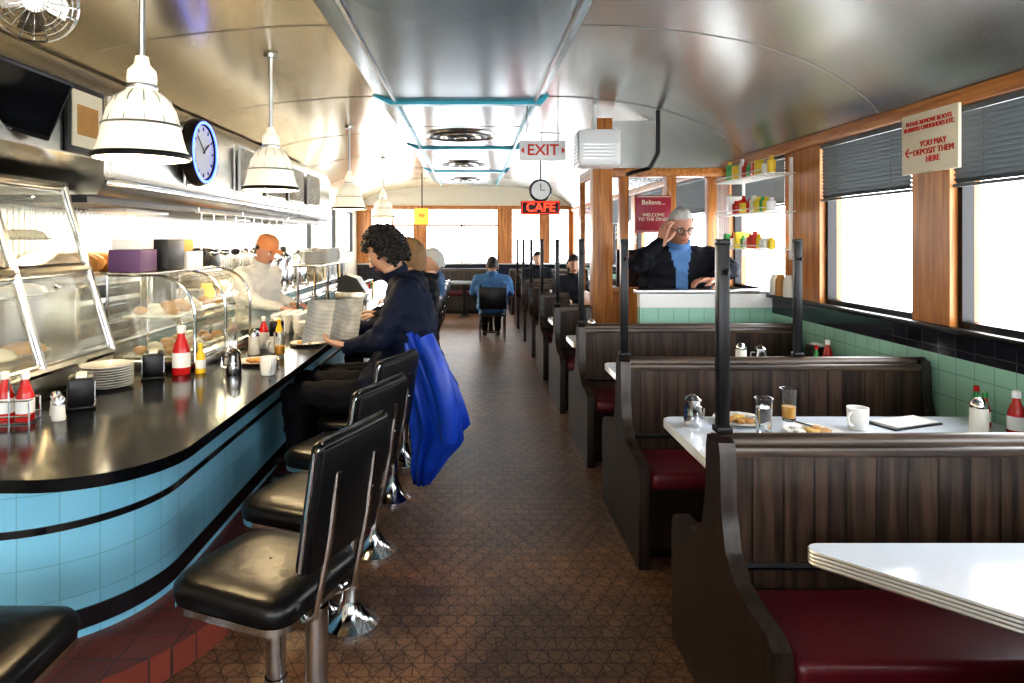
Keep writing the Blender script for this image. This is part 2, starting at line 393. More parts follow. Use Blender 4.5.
def window(axis,c0,a,bb,z0,z1,fm='blackm',mul=0):
    wn[0]+=1
    b=B('window_%d'%wn[0])
    def bx(u0,u1,za,zb,d0,d1,m):
        if axis=='X': b.box((c0+d0,u0,za),(c0+d1,u1,zb),m)
        else: b.box((u0,c0+d0,za),(u1,c0+d1,zb),m)
    t=.03
    bx(a,a+t,z0,z1,.04,.10,fm);bx(bb-t,bb,z0,z1,.04,.10,fm);bx(a+t,bb-t,z0,z0+t,.04,.10,fm);bx(a+t,bb-t,z1-t,z1,.04,.10,fm)
    if mul:
        for k in range(1,mul+1):
            u=a+(bb-a)*k/(mul+1);bx(u-.02,u+.02,z0+t,z1-t,.05,.09,fm)
        bx(a+t,bb-t,z1-.42,z1-.38,.05,.09,fm)
    if axis=='X': b.add([(c0+.07,a+t,z0+t),(c0+.07,bb-t,z0+t),(c0+.07,bb-t,z1-t),(c0+.07,a+t,z1-t)],[[0,1,2,3]],'glass')
    else: b.add([(a+t,c0+.07,z0+t),(bb-t,c0+.07,z0+t),(bb-t,c0+.07,z1-t),(a+t,c0+.07,z1-t)],[[0,1,2,3]],'glass')
    return b.done()
for (a,c,z0,z1) in RW: window('X',XR,a,c,z0,z1)
for (a,c,z0,z1) in LW: window('X',XL-.14,a,c,z0,z1)
for (a,c,z0,z1) in FW: window('Y',Y1,a,c,z0,z1,'oak',1 if c-a>1 else 0)
for (a,c,z0,z1) in BW: window('Y',Y0-.14,a,c,z0,z1)
for (a,c,z0,z1) in RW:
    b=B('venetian_blind')
    n=14
    for i in range(n):
        z=WT-.04-.024*i
        b.box((XR-.0,a+.02,z-.001),(XR+.028,c-.02,z+.001),'blind',M=Matrix.Translation((XR+.01,0,z))@Matrix.Rotation(math.radians(52),4,'Y')@Matrix.Translation((-XR-.01,0,-z)))
    b.box((XR-.005,a+.015,WT-.03),(XR+.035,c-.015,WT-.002),'blind')
    b.box((XR,a+.02,WT-.05-.024*n),(XR+.03,c-.02,WT-.035-.024*n),'blind')
    for u in (a+.2,c-.2): b.box((XR+.011,u-.002,WT-.045-.024*n),(XR+.013,u+.002,WT),'blind')
    b.done()
b=B('trim_2');b.box((XR-.035,Y0,WT+.0),(XR+.0,Y1,WT+.075),'oaky',.006);b.done()
b=B('trim_3');b.box((XR-.05,Y0,SILL-.022),(XR+.0,Y1,SILL+.004),'blackm',.004);b.done()
b=B('trim_4')
b.box((XL,Y1-.03,2.2),(XR,Y1,2.28),'oak',.004)
b.box((XL,Y1-.05,.9),(XR,Y1,.93),'alu',.004);b.done()
b=B('baseboard_right');b.box((XR-.02,Y0,0),(XR,Y1,.12),'black_tile');b.done()
# ------------------------------------------------------------------ lunch counter
def outline(off):
    r=.5+off;cx,cy=-1.7,2.7
    pts=[(-2.66,cy-r)]
    for k in range(19):
        a=-math.pi/2+math.pi/2*k/18;pts.append((cx+r*math.cos(a),cy+r*math.sin(a)))
    return pts
b=B('lunch_counter')
def closed(off,ye=11.4): return outline(off)+[(-1.2+off,ye),(-1.6,ye),(-1.6,4.62),(-2.05,4.6),(-2.05,3.62),(-2.66,3.62)]
b.prism(closed(0),.0,.745,'blue',side='blue')
b.prism(closed(.006),.49,.515,'black_tile');b.prism(closed(.006),.66,.68,'black_tile')
b.prism(closed(.006),.13,.20,'black_tile')
b.prism(outline(.30)+[(-.9,11.4),(-1.3,11.4),(-1.3,3),(-2,2.6),(-2.66,2.6)],0,.10,'red_tile',side='red_tile')
top=[(-2.66,1.97),(-1.33,1.97)]
for k in range(15):
    a=-math.pi/2+math.pi/2*k/14;top.append((-1.33+.35*math.cos(a),2.32+.35*math.sin(a)))
top+=[(-.98,11.5),(-1.62,11.5),(-1.62,4.64),(-2.07,4.62),(-2.07,3.64),(-2.66,3.64)]
b.prism(top,.74,.78,'blackg')
cnt=b.done()
b=B('back_bar_counter')
b.box((-2.68,3.7,0),(-2.2,11.8,.84),'steel');b.box((-2.68,3.68,.84),(-2.17,11.85,.88),'steel',.01)
for i in range(9):
    y=3.8+i*.88;b.box((-2.2,y,.12),(-2.185,y+.82,.78),'steelrib',.004);b.tube([(-2.165,y+.2,.7),(-2.165,y+.6,.7)],.008,'chrome')
b.done()
b=B('stainless_backsplash');b.box((-2.698,2.0,.0),(-2.685,9.4,1.95),'steelrib');b.done()
b=B('range_hood')
b.prism([(-2.68,1.80),(-2.12,1.86),(-1.98,1.92),(-1.98,2.30),(-2.05,2.40),(-2.3,2.50),(-2.68,2.33)],1.9,3.55,'steel',fy)
b.prism([(-2.68,1.74),(-2.02,1.74),(-1.98,1.80),(-1.98,2.30),(-2.05,2.40),(-2.3,2.50),(-2.68,2.33)],3.55,9.2,'steel',fy)
b.box((-2.6,3.6,1.70),(-2.1,9.1,1.745),'dark')
b.box((-1.975,3.55,1.79),(-1.955,9.2,1.83),'chrome',.004)
for i in range(6): b.box((-1.982,3.6+i*.95,1.86),(-1.972,3.62+i*.95,2.28),'alu')
b.done()
for y in (4.6,6.4,8.2):
    b=B('hood_light_fixture');b.box((-2.5,y-.3,1.675),(-2.25,y+.3,1.70),'white',.004);o=b.done()
    light('AREA','fluorescent_tube',(-2.37,y,1.66),18,(1,.86,.60),o,.2,.5)
b=B('hanging_ladles')
b.tube([(-2.05,4.9,1.70),(-2.05,7.4,1.70)],.008,'chrome')
for y in (4.95,5.9,7.35): b.tube([(-2.05,y,1.70),(-2.05,y,1.74)],.006,'chrome')
for i in range(10):
    y=5.0+.24*i;b.tube([(-2.05,y,1.70),(-2.05,y,1.42)],.005,'chrome',seg=6);b.ell((-2.05,y,1.39),(.04,.04,.03),'chrome' if i%3 else 'dark',2)
b.done()
b=B('framed_wall_picture');b.box((-1.978,3.2,1.93),(-1.96,3.52,2.27),'dark',.004);b.box((-1.962,3.23,1.96),(-1.955,3.49,2.24),'signw');b.box((-1.956,3.27,2.02),(-1.953,3.45,2.17),'bread');b.done()
# slanted glass case
b=B('slanted_pie_display_case')
x0,x1=-2.62,-1.9;ya,yb=2.35,3.5;zb,zt=.78,1.78
b.box((x0,ya,zb),(x1,yb,zb+.13),'steel',.006)
def sl(t): return (-1.9-.26*t, .91+.87*t)
for y in (ya+.015,(ya+yb)/2,yb-.015):
    b.tube([(sl(0)[0],y,sl(0)[1]),(sl(1)[0],y,sl(1)[1])],.020,'steel',seg=6)
for t in (0,.5,1):
    b.tube([(sl(t)[0],ya,sl(t)[1]),(sl(t)[0],yb,sl(t)[1])],.020,'steel',seg=6)
for (ta,tb) in ((.03,.47),(.53,.97)):
    for (u,v_) in ((ya+.03,(ya+yb)/2-.015),((ya+yb)/2+.015,yb-.03)):
        pp=[(sl(ta)[0],u,sl(ta)[1]),(sl(ta)[0],v_,sl(ta)[1]),(sl(tb)[0],v_,sl(tb)[1]),(sl(tb)[0],u,sl(tb)[1])]
        b.tube(pp+[pp[0]],.010,'chrome',seg=6)
        b.ell(((sl(tb)[0]+.01),(u+v_)/2,sl(tb)[1]-.05),(.012,.03,.012),'chrome',1)
b.add([(sl(0)[0]-.005,ya,sl(0)[1]),(sl(0)[0]-.005,yb,sl(0)[1]),(sl(1)[0]-.005,yb,sl(1)[1]),(sl(1)[0]-.005,ya,sl(1)[1])],[[0,1,2,3]],'caseglass')
for y in (ya,yb):
    b.add([(x0,y,.91),(-1.9,y,.91),(-2.16,y,1.78),(x0,y,1.78)],[[0,1,2,3]],'glass')
    b.tube([(x0,y,.92),(x0,y,1.78),(-2.16,y,1.78)],.015,'steel',seg=6)
b.box((x0,ya,1.76),(-2.15,yb,1.79),'steel');b.box((x0-.02,ya,.9),(x0,yb,1.78),'steel')
for z in (1.2,1.48):
    b.box((x0,ya+.02,z),(-2.12,yb-.02,z+.008),'glass')
for z in (.915,1.215,1.495):
    for y in (2.55,2.85,3.15,3.38):
        b.lathe([(0,0),(.11,0),(.13,.012),(0,.014)],(-2.3,y,z),'china')
        b.lathe([(0,.05),(.05,.055),(.09,.04),(.11,.012)],(-2.3,y,z),'bread' if (y*z*10)%3<1.6 else 'jar')
b.done()
b=B('bread_rack')
b.box((-2.66,3.75,.88),(-2.25,4.5,1.25),'steel',.01)
for i in range(3): b.box((-2.25,3.79,.92+.11*i),(-2.24,4.46,1.0+.11*i),'dark',.004);b.tube([(-2.23,4.0,.98+.11*i),(-2.23,4.25,.98+.11*i)],.006,'chrome')
b.box((-2.66,3.72,1.25),(-2.2,4.52,1.28),'steel');b.done()
b=B('bread_loaves')
for i in range(5):
    b.ell((-2.42+.04*(i%2),3.85+.14*i,1.352),(.13,.065,.07),'bread',2)
b.done()
b=B('microwave_oven')
b.box((-2.62,4.62,.885),(-2.25,5.02,1.30),'steel',.012);b.box((-2.25,4.66,.95),(-2.238,4.9,1.26),'dark',.004);b.box((-2.25,4.92,.95),(-2.24,5.0,1.26),'dark');b.tube([(-2.23,4.905,1.0),(-2.23,4.905,1.22)],.007,'chrome')
b.done()
b=B('coffee_brewer')
b.box((-2.60,5.75,.885),(-2.25,5.95,.93),'dark',.008);b.box((-2.60,5.75,.93),(-2.45,5.95,1.30),'dark',.008);b.box((-2.60,5.75,1.25),(-2.27,5.95,1.42),'dark',.012)
b.lathe([(0,0),(.06,0),(.075,.03),(.07,.10),(.045,.15),(.05,.17)],(-2.35,5.85,.935),'amber',seg=18);b.tube([(-2.28,5.85,1.08),(-2.23,5.85,1.07),(-2.23,5.85,.98)],.008,'dark')  # carafe's lit amber look is emission put into its material
b.done()
b=B('curved_pastry_display_case')
ya,yb=3.62,4.52
b.box((-2.02,ya,.78),(-1.5,yb,.83),'steel',.006)
cp=[(-1.52,.83)]
for k in range(9):
    a=math.pi/2*k/8;cp.append((-1.74+.22*math.cos(a),1.08+.22*math.sin(a)))
cp+=[(-2.0,1.30)]
n=len(cp)
vs=[(x,ya,z) for x,z in cp]+[(x,yb,z) for x,z in cp]
b.add(vs,[[i,i+1,n+i+1,n+i] for i in range(n-1)],'caseglass')
for y in (ya,yb,(ya+yb)/2): b.tube([(x,y,z) for x,z in cp]+[(-2.0,y,.83)],.009,'chrome',seg=8)
b.add([(x,ya,z) for x,z in cp+[(-2.0,.83)]],[list(range(n+1))],'caseglass')
b.tube([(-1.52,ya,.84),(-1.52,yb,.84)],.012,'chrome');b.tube([(-2.0,ya,1.3),(-2.0,yb,1.3)],.014,'chrome')
b.box((-2.0,ya+.02,1.05),(-1.56,yb-.02,1.056),'glass');b.box((-2.03,ya,1.30),(-1.76,yb,1.315),'steel',.003)
for z in (.835,1.06):
    for i in range(5):
        y=ya+.12+.165*i
        b.box((-1.95,y-.06,z),(-1.65,y+.06,z+.012),'white',.004)
        for j in range(3): b.ell((-1.88+.09*j,y,z+.035),(.038,.042,.025),['bread','jar','bread'][(i+j)%3],2)
b.done()
b=B('bakery_boxes')
b.box((-2.02,3.66,1.316),(-1.84,3.86,1.44),'purple',.006);b.box((-2.01,3.68,1.441),(-1.85,3.84,1.50),'white',.006)
b.box((-2.02,3.92,1.316),(-1.80,4.14,1.50),'dark',.01);b.box((-2.02,4.18,1.316),(-1.80,4.42,1.42),'white',.006);b.box((-2.0,4.2,1.421),(-1.84,4.38,1.50),'bread',.02)
b.done()
# ---------------------------------------------------------------- ceiling/wall fixtures left
b=B('wall_tv')
nrm=V((.80,-.42,-.42)).normalized();x=V((0.42,.90,-.16)).normalized();x=(x-nrm*x.dot(nrm)).normalized()
z=x.cross(-nrm)
if z.z<0:z=-z
M=Matrix(((x.x,-nrm.x,z.x,-1.94),(x.y,-nrm.y,z.y,2.80),(x.z,-nrm.z,z.z,2.105),(0,0,0,1)))
b.box((-.20,-.02,-.145),(.20,.03,.145),'dark',.01,M=M);b.box((-.185,-.023,-.12),(.185,-.02,.128),'screen',M=M)
b.box((-.03,-.024,-.138),(.03,-.021,-.130),'alu',M=M)
b.tube([M@V((0,.02,0)),M@V((0,.06,.05)),(-2.02,2.95,2.2)],.02,'blackm')
b.done()
b=B('wall_fan')
c=V((-1.66,2.5,2.40));b.T=Matrix.Translation(c)@Matrix.Rotation(math.radians(35),4,'Z')@Matrix.Rotation(math.radians(15),4,'X')@Matrix.Scale(.88,4)
for R_,yy in ((.17,0),(.165,-.04),(.14,-.07),(.10,-.085),(.05,-.095),(.165,.04),(.12,.07)): b.torus((0,yy,0),R_,.003,'chrome',ax='Y')
for k in range(20):
    a=2*math.pi*k/20;ca,sa=math.cos(a),math.sin(a)
    b.tube([(.03*ca,-.095,.03*sa),(.10*ca,-.085,.10*sa),(.165*ca,-.04,.165*sa),(.17*ca,0,.17*sa),(.165*ca,.04,.165*sa),(.05*ca,.085,.05*sa)],.002,'chrome',seg=5)
for k in range(4):
    a=math.pi/2*k;M=Matrix.Rotation(a,4,'Y')@Matrix.Rotation(math.radians(25),4,'Z')
    b.prism([(.02,-.02),(.13,-.06),(.15,0),(.12,.05),(.02,.02)],-.003,.003,'steel',lambda u,v,w,M=M:M@V((u,w,v)))
b.tube([(0,-.05,0),(0,.13,0)],.045,'steel',seg=14)
b.tube([(0,.08,0),(0,.10,.12),(0,.1,.30)],.014,'steel')
b.done()
b=B('neon_wall_clock')
c=(-1.955,4.65,2.11)
MX=Matrix.Translation(c)@Matrix.Rotation(math.radians(90),4,'Y')
b.lathe([(0,0),(.235,0),(.24,.03),(.225,.075),(.20,.08),(.19,.06),(0,.055)],(0,0,0),'blackm',M=MX,seg=40)
b.lathe([(.188,.062),(0,.062)],(0,0,0),'white',M=MX,seg=40)
b.torus((0,0,.075),.207,.010,'neonb',M=MX,seg=48)
for k in range(12):
    a=k*math.pi/6;b.box((.15,-.006,.062),(.175,.006,.066),'dark',M=MX@Matrix.Rotation(a,4,'Z'))
b.box((-.01,-.005,.066),(.11,.005,.07),'dark',M=MX@Matrix.Rotation(2.2,4,'Z'));b.box((-.01,-.004,.07),(.145,.004,.074),'dark',M=MX@Matrix.Rotation(4.,4,'Z'))
b.done()
for (y0,y1) in [(5.5,6.1),(6.25,6.85),(7.0,7.6),(7.8,8.4)]:
    b=B('menu_board');b.box((-1.953,y0,1.9),(-1.935,y1,2.28),'white',.004);b.box((-1.937,y0+.02,1.92),(-1.93,y1-.02,2.26),'menuprint');b.done()
def pend():
    b=B('pendant_lamp')
    pr=[(.030,.40),(.055,.395),(.06,.36),(.052,.33),(.075,.30),(.115,.27),(.145,.22),(.162,.15),(.175,.09),(.188,.045),(.205,.018),(.205,.0)]
    b.lathe(pr,(0,0,0),'lampw',seg=36);b.lathe([(r-.006,z) for r,z in pr[3:]],(0,0,0),'lampw',seg=36)
    b.lathe([(.208,.022),(.212,.012),(.208,-.002),(.198,-.002)],(0,0,0),'blackm',seg=36)
    b.lathe([(.0,.47),(.028,.465),(.034,.43),(.06,.40),(.064,.36),(.058,.33)],(0,0,0),'lampw',seg=24)
    b.lathe([(.066,.335),(.069,.325),(.066,.315),(.06,.315)],(0,0,0),'alu',seg=24)
    b.lathe([(.168,.155),(.171,.150),(.168,.145),(.16,.145)],(0,0,0),'alu',seg=36)
    for k in range(12):
        a=k*math.pi/6;b.tube([(.165*math.cos(a),.165*math.sin(a),.15),(.118*math.cos(a),.118*math.sin(a),.272),(.08*math.cos(a),.08*math.sin(a),.302)],.003,'alu',seg=5)
    b.tube([(0,0,.46),(0,0,1.04)],.013,'alu');b.lathe([(.0,.98),(.05,.985),(.06,1.04)],(0,0,0),'steel')
    b.ell((0,0,.12),(.042,.042,.055),'bulb')
    return b.mesh()
pme=pend()
for y in (2.64,4.33,7.1,9.8):
    o=inst(pme,'pendant_lamp',(-1.32,y,1.82),0,.88)
    light('POINT','bulb_light',(-1.32,y,1.85),26,(1,.76,.44),o,.06)
b=B('exit_sign');b.box((.43,5.96,2.21),(.85,6.0,2.39),'white',.008);b.tube([(.5,5.98,2.39),(.5,5.98,2.73)],.006,'alu');b.tube([(.78,5.98,2.39),(.78,5.98,2.73)],.006,'alu')
for s_ in (-1,1): b.add([(.64+s_*.17,5.955,2.30),(.64+s_*.17,5.955,2.33),(.64+s_*.20,5.955,2.30),(.64+s_*.17,5.955,2.27)],[[0,1,2],[0,2,3]],'redp')
o=b.done();text('EXIT',.14,(.64,5.953,2.30),(1,0,0),(0,0,1),'redp',o,bold=.002)
b=B('neon_cafe_sign')
b.box((.66,8.96,1.83),(1.2,9.04,2.02),'dark',.02)
b.tube([(.68,8.95,1.845),(1.18,8.95,1.845),(1.18,8.95,2.005),(.68,8.95,2.005),(.68,8.95,1.845)],.005,'neonr',seg=6)
b.T=Matrix.Translation((.93,8.97,2.16))@Matrix.Rotation(math.radians(90),4,'X')
b.lathe([(0,-.03),(.15,-.03),(.155,0),(.14,.03),(0,.025)],(0,0,0),'blackm',seg=30);b.lathe([(.125,.031),(0,.031)],(0,0,0),'white',seg=30)
b.box((-.005,0,.03),(.005,.09,.036),'dark');b.box((0,-.004,.03),(.06,.004,.036),'dark')
b.T=Matrix.Identity(4);b.tube([(.93,8.98,2.3),(.93,8.98,2.72)],.012,'blackm')
o=b.done();text('CAFE',.17,(.93,8.945,1.925),(1,0,0),(0,0,1),'neonr',o,bold=.003)
b=B('hanging_amber_sign');b.box((-1.05,11.98,1.76),(-.78,12.04,2.06),'amber',.03);b.tube([(-.91,12.01,2.06),(-.91,12.01,2.7)],.01,'blackm');o=b.done()
text('PIE',.09,(-.915,11.97,1.92),(1,0,0),(0,0,1),'redp',o)
b=B('wall_air_conditioner')
b.box((.93,5.75,2.14),(1.30,6.09,2.46),'white',.02)
for i in range(7): b.box((.925,5.8,2.19+.03*i),(.94,6.05,2.202+.03*i),'alu')
for i in range(5): b.box((.97,5.742,2.2+.03*i),(1.26,5.75,2.21+.03*i),'alu')
b.tube([(1.1,5.92,2.46),(1.1,5.92,2.7)],.02,'white')
b.done()
b=B('ceiling_pipe_bracket');b.tube([(1.62,5.75,2.62),(1.62,5.75,2.25),(1.55,5.75,2.12),(1.45,5.95,2.10),(1.45,6.12,2.10)],.020,'blackm');b.done()
# ------------------------------------------------------------------ vestibule
b=B('vestibule_half_wall')
b.box((1.32,5.19,0),(2.36,5.27,.96),'greenx');b.box((1.32,5.185,.96),(2.36,5.275,1.07),'white');b.box((1.29,5.18,1.07),(2.36,5.29,1.10),'alu',.008)
b.done()
b=B('vestibule_wall')
z1=2.62
b.box((1.12,6.1,0),(1.3,6.28,z1),'oak',.006)
b.box((1.3,6.14,0),(2.36,6.24,1.0),'oak');b.box((1.3,6.12,2.08),(2.36,6.26,2.16),'oaky',.004)
b.box((1.3,6.14,2.16),(2.36,6.24,2.60),'ceil')
for x in (1.42,1.86,2.24): b.box((x-.04,6.14,1.0),(x+.04,6.24,2.08),'oak',.004)
b.box((1.30,6.13,1.0),(2.36,6.25,1.05),'oak',.004)
b.add([(1.34,6.18,1.05),(2.34,6.18,1.05),(2.34,6.18,2.08),(1.34,6.18,2.08)],[[0,1,2,3]],'glass')
b.box((1.36,6.2,1.05),(2.3,6.235,1.4),'dwood_s')
b.done()
b=B('door_1')
b.box((1.17,6.3,0),(1.22,7.2,.95),'oaky',.004)
for (ya,yb) in ((6.3,6.4),(7.1,7.2)): b.box((1.17,ya,.95),(1.22,yb,2.1),'oaky',.004)
b.box((1.17,6.3,2.1),(1.22,7.2,2.2),'oaky',.004);b.add([(1.195,6.4,.95),(1.195,7.1,.95),(1.195,7.1,2.1),(1.195,6.4,2.1)],[[0,1,2,3]],'glass')
b.tube([(1.17,6.36,1.0),(1.13,6.36,1.02),(1.13,6.36,1.2),(1.17,6.36,1.22)],.01,'chrome');b.done()
b=B('maroon_wall_sign');b.box((1.50,6.06,1.56),(1.83,6.085,1.90),'maroon',.004)
b.box((1.51,6.056,1.57),(1.82,6.06,1.575),'signw');b.box((1.51,6.056,1.885),(1.82,6.06,1.89),'signw')
b.tube([(1.5,6.07,1.9),(1.6,6.12,2.09)],.003,'alu');b.tube([(1.83,6.07,1.9),(1.75,6.12,2.09)],.003,'alu');o=b.done()
text('Believe...',.062,(1.665,6.055,1.835),(1,0,0),(0,0,1),'signw',o);text('WELCOME\nTO THE DINER',.042,(1.665,6.055,1.70),(1,0,0),(0,0,1),'signw',o)
b=B('wire_wall_shelf')
for z in (1.42,1.70,1.98):
    for x in (2.12,2.18,2.24,2.3,2.34): b.tube([(x,4.78,z),(x,5.75,z)],.005,'white',seg=6)
    for k in range(12): b.tube([(2.12,4.78+.088*k,z),(2.35,4.78+.088*k,z)],.003,'white',seg=5)
    b.tube([(2.12,4.78,z+.03),(2.12,5.75,z+.03)],.005,'white',seg=6)
for y in (4.85,5.7): b.box((2.335,y-.01,1.35),(2.355,y+.01,2.1),'white')
b.done()
b=B('shelf_packages')
cs=['boxr','boxy','boxg','white','bread','jar','must','ketch','white']
for z in (1.43,1.71,1.99):
    y=4.82
    while y<5.65:
        w=random.uniform(.045,.075);hh=random.uniform(.07,.17)
        if random.random()<.4: b.box((2.15,y,z-.005),(2.28,y+w,z+hh),random.choice(cs),.004)
        else:
            b.lathe([(0,-.005),(w/2,0),(w/2,hh*.7),(w/4,hh*.85),(w/4,hh),(0,hh)],(2.2,y+w/2,z),random.choice(cs),seg=14)
        y+=w+.012
b.done()
b=B('window_sill_jars')
for i,y in enumerate((4.86,4.98,5.08)):
    b.lathe([(0,0),(.035,0),(.038,.02),(.036,.12),(.025,.14),(.025,.16),(0,.162)],(2.33,y,1.072),['jar','bread','white'][i],seg=16)
b.done()
b=B('boots_notice_sign');b.box((XR-.055,3.13,1.84),(XR-.038,3.54,2.15),'signw',.002);o=b.done()
text('PLEASE REMOVE BOOTS\nRUBBERS OVERSHOES ETC',.031,(XR-.057,3.335,2.085),(0,-1,0),(0,0,1),'redp',o)
text('YOU MAY\nDEPOSIT THEM\nHERE',.043,(XR-.057,3.30,1.945),(0,-1,0),(0,0,1),'redp',o)
text('\u2190',.08,(XR-.057,3.48,1.95),(0,-1,0),(0,0,1),'redp',o)
# ------------------------------------------------------------------ booths
def bench_mesh(x0,x1):
    b=B('booth_bench')
    ep=[(-.42,0),(-.43,.40),(-.415,.46),(-.37,.485),(-.27,.49),(-.17,.51),(-.10,.57),(-.07,.68),(-.06,.84),(-.05,.875),(0,.89)]
    ep=ep+[(-y,z) for y,z in ep[::-1][1:]]
    fx=lambda u,v,w:(w,u,v)
    b.prism(ep,x0,x0+.05,'dwood_s',fx);b.prism(ep,x1-.05,x1,'dwood_s',fx)
    b.box((x0+.05,-.05,.05),(x1-.05,.05,.855),'dwood')
    b.tube([(x0+.0,0,.865),(x1,0,.865)],.028,'trimw',seg=12)
    b.box((x0+.01,-.055,.83),(x1-.01,.055,.862),'trimw',.008)
    for s in (-1,1):
        y0,y1=sorted((s*.05,s*.38))
        b.box((x0+.05,y0,.08),(x1-.05,y1,.36),'dwood_s')
        b.box((x0+.05,sorted((s*.05,s*.30))[0],0),(x1-.05,sorted((s*.05,s*.30))[1],.08),'blackm')
        y0,y1=sorted((s*.055,s*.425))
        b.box((x0+.055,y0,.355),(x1-.055,y1,.44),'red',.028,seg=3)
        b.tube([(x0+.05,s*.05,.5),(x1-.05,s*.05,.5)],.012,'blackm',seg=6)
    return b.mesh()
bm_full=bench_mesh(.755,2.33);bm_short=bench_mesh(.755,1.09)
def pole_mesh(h0):
    b=B('coat_pole')
    b.box((-.018,-.018,h0),(.018,.018,1.49),'blackm',.004);b.box((-.020,-.020,1.48),(.020,.020,1.50),'blackm',.005)
    b.box((-.025,-.025,h0-.0),(.025,.025,h0+.02),'blackm',.004)
    for s in (-1,1):
        b.tube([(0,s*.015,1.40),(0,s*.04,1.39),(0,s*.045,1.41)],.005,'blackm',seg=6)
    return b.mesh()
polm=pole_mesh(.895)
SP=1.337;BY=[2.07+SP*i for i in range(-1,8)]
for i,y in enumerate(BY):
    full= not (4.9<y<7.6)
    inst(bm_full if full else bm_short,'booth_bench',(0,y,0))
    inst(polm,'coat_pole',(.785,y,0))
inst(polm,'coat_pole',(1.68,2.07+SP,0))
def table_mesh(poly):
    b=B('diner_table')
    b.prism(poly,.64,.68,'lam')
    n=len(poly)
    for z in (.645,.655,.665,.675):
        b.tube([(p[0],p[1],z) for p in poly]+[(poly[0][0],poly[0][1],z)],.0042,'alu',seg=6,cap=False)
    x0=min(p[0] for p in poly);x1=max(p[0] for p in poly);cy=(min(p[1] for p in poly)+max(p[1] for p in poly))/2
    for xx in ([(x0+x1)/2] if x1-x0<.9 or x1-x0>1.08 and x1-x0<1.2 else [x0+.45,x1-.4]):
        b.tube([(xx,cy,.02),(xx,cy,.62)],.035,'blackm',seg=14);b.lathe([(.12,0),(.12,.015),(.05,.04),(.035,.06)],(xx,cy,0),'blackm')
        b.box((xx-.10,cy-.12,.62),(xx+.10,cy+.12,.64),'blackm')
    return b.mesh()
def rrect(x0,x1,y0,y1,r=.05):
    pts=[]
    for cx,cy,a0 in ((x1-.01,y1-.01,0),(x0+r,y1-r,90),(x0+r,y0+r,180),(x1-.01,y0+.01,270)):
        rr=.01 if cx==x1-.01 else r
        for k in range(7):
            a=math.radians(a0+15*k);pts.append((cx+rr*math.cos(a),cy+rr*math.sin(a)))
    return pts
tf=table_mesh(rrect(.875,2.33,-.31,.31));ts=table_mesh(rrect(.80,1.09,-.22,.22))
TY=[(BY[i]+BY[i+1])/2 for i in range(len(BY)-1)]
for i,y in enumerate(TY):
    if i==0: continue
    inst(tf if not(4.9<y<7.2) else ts,'diner_table',(0,y,0))
poly=[(2.33,1.78),(.95,1.78)]
for k in range(6):
    a=math.radians(90+22*k);poly.append((.93+.035*math.cos(a),1.745+.035*math.sin(a)))
poly+=[(1.19,1.44),(1.40,1.26),(1.62,1.18),(2.33,1.16)]
inst(table_mesh(poly),'diner_table',(0,0,0))
# ------------------------------------------------------------------ stools
def stool_mesh(back=True):
    b=B('counter_stool')
    pl=[]
    for cx,cy,a0 in ((.205-.07,.215-.07,0),(-.235+.10,.215-.10,90),(-.235+.10,-.215+.10,180),(.205-.07,-.215+.07,270)):
        rr=.07 if cx>0 else .10
        for k in range(6):
            a=math.radians(a0+18*k);pl.append((cx+rr*math.cos(a),cy+rr*math.sin(a)))
    lev=[(.90,.425),(.985,.435),(1.01,.455),(1.0,.475),(.95,.492),(.85,.502),(.6,.507),(.25,.509),(.02,.509)]
    vs=[];fs=[];n=len(pl)
    for k,z in lev: vs+=[(p[0]*k,p[1]*k,z) for p in pl]
    for i in range(len(lev)-1):
        for j in range(n): j2=(j+1)%n;fs.append([i*n+j,i*n+j2,(i+1)*n+j2,(i+1)*n+j])
    fs.append(list(range(n)))
    b.add(vs,fs,'black')
    b.prism([(p[0]*.985,p[1]*.985) for p in pl],.412,.432,'chrome')
    b.box((-.12,-.12,.385),(.18,.12,.414),'blackm',.005)
    for x,r in ((.17,.034),(.02,.03)):
        b.tube([(x,0,.0),(x,0,.40)],r,'chrome',seg=20)
        b.lathe([(.105,0),(.105,.015),(.085,.03),(.055,.06),(.04,.11),(.034,.15)],(x,0,0),'chrome',seg=28)
    if back:
        for y in (-.10,.10):
            b.tube([(.05,y,.395),(.18,y,.395),(.235,y,.43),(.255,y,.52),(.285,y,.66),(.31,y,.85)],.011,'chrome',seg=8)
        M=Matrix.Translation((.275,0,.765))@Matrix.Rotation(math.radians(9),4,'Y')
        b.box((-.026,-.19,-.19),(.018,.19,.19),'black',.024,M=M,seg=4)
        b.box((.010,-.178,-.178),(.024,.178,.178),'blackm',.010,M=M)
        b.tube([M@V((.0,-.19,-.17)),M@V((.0,-.193,.165)),M@V((.0,-.16,.193)),M@V((0,.16,.193)),M@V((0,.193,.165)),M@V((0,.19,-.17))],.006,'chrome',seg=8)
        for z in (-.12,-.02):
            for y in (-.10,.10): b.ell(M@V((.03,y,z)),(.008,.008,.008),'chrome',1)
    return b.mesh()
stm=stool_mesh();stn=stool_mesh(False)
SY=[2.05,2.63,3.22,3.82,4.42,5.02,5.62,6.22,6.82,7.42,8.02,8.62]
for i,y in enumerate(SY): inst(stm,'counter_stool',(-.625,y,0),math.radians(-22 if i<3 else -8))
inst(stn,'counter_stool',(-1.27,1.62,0),math.radians(90))
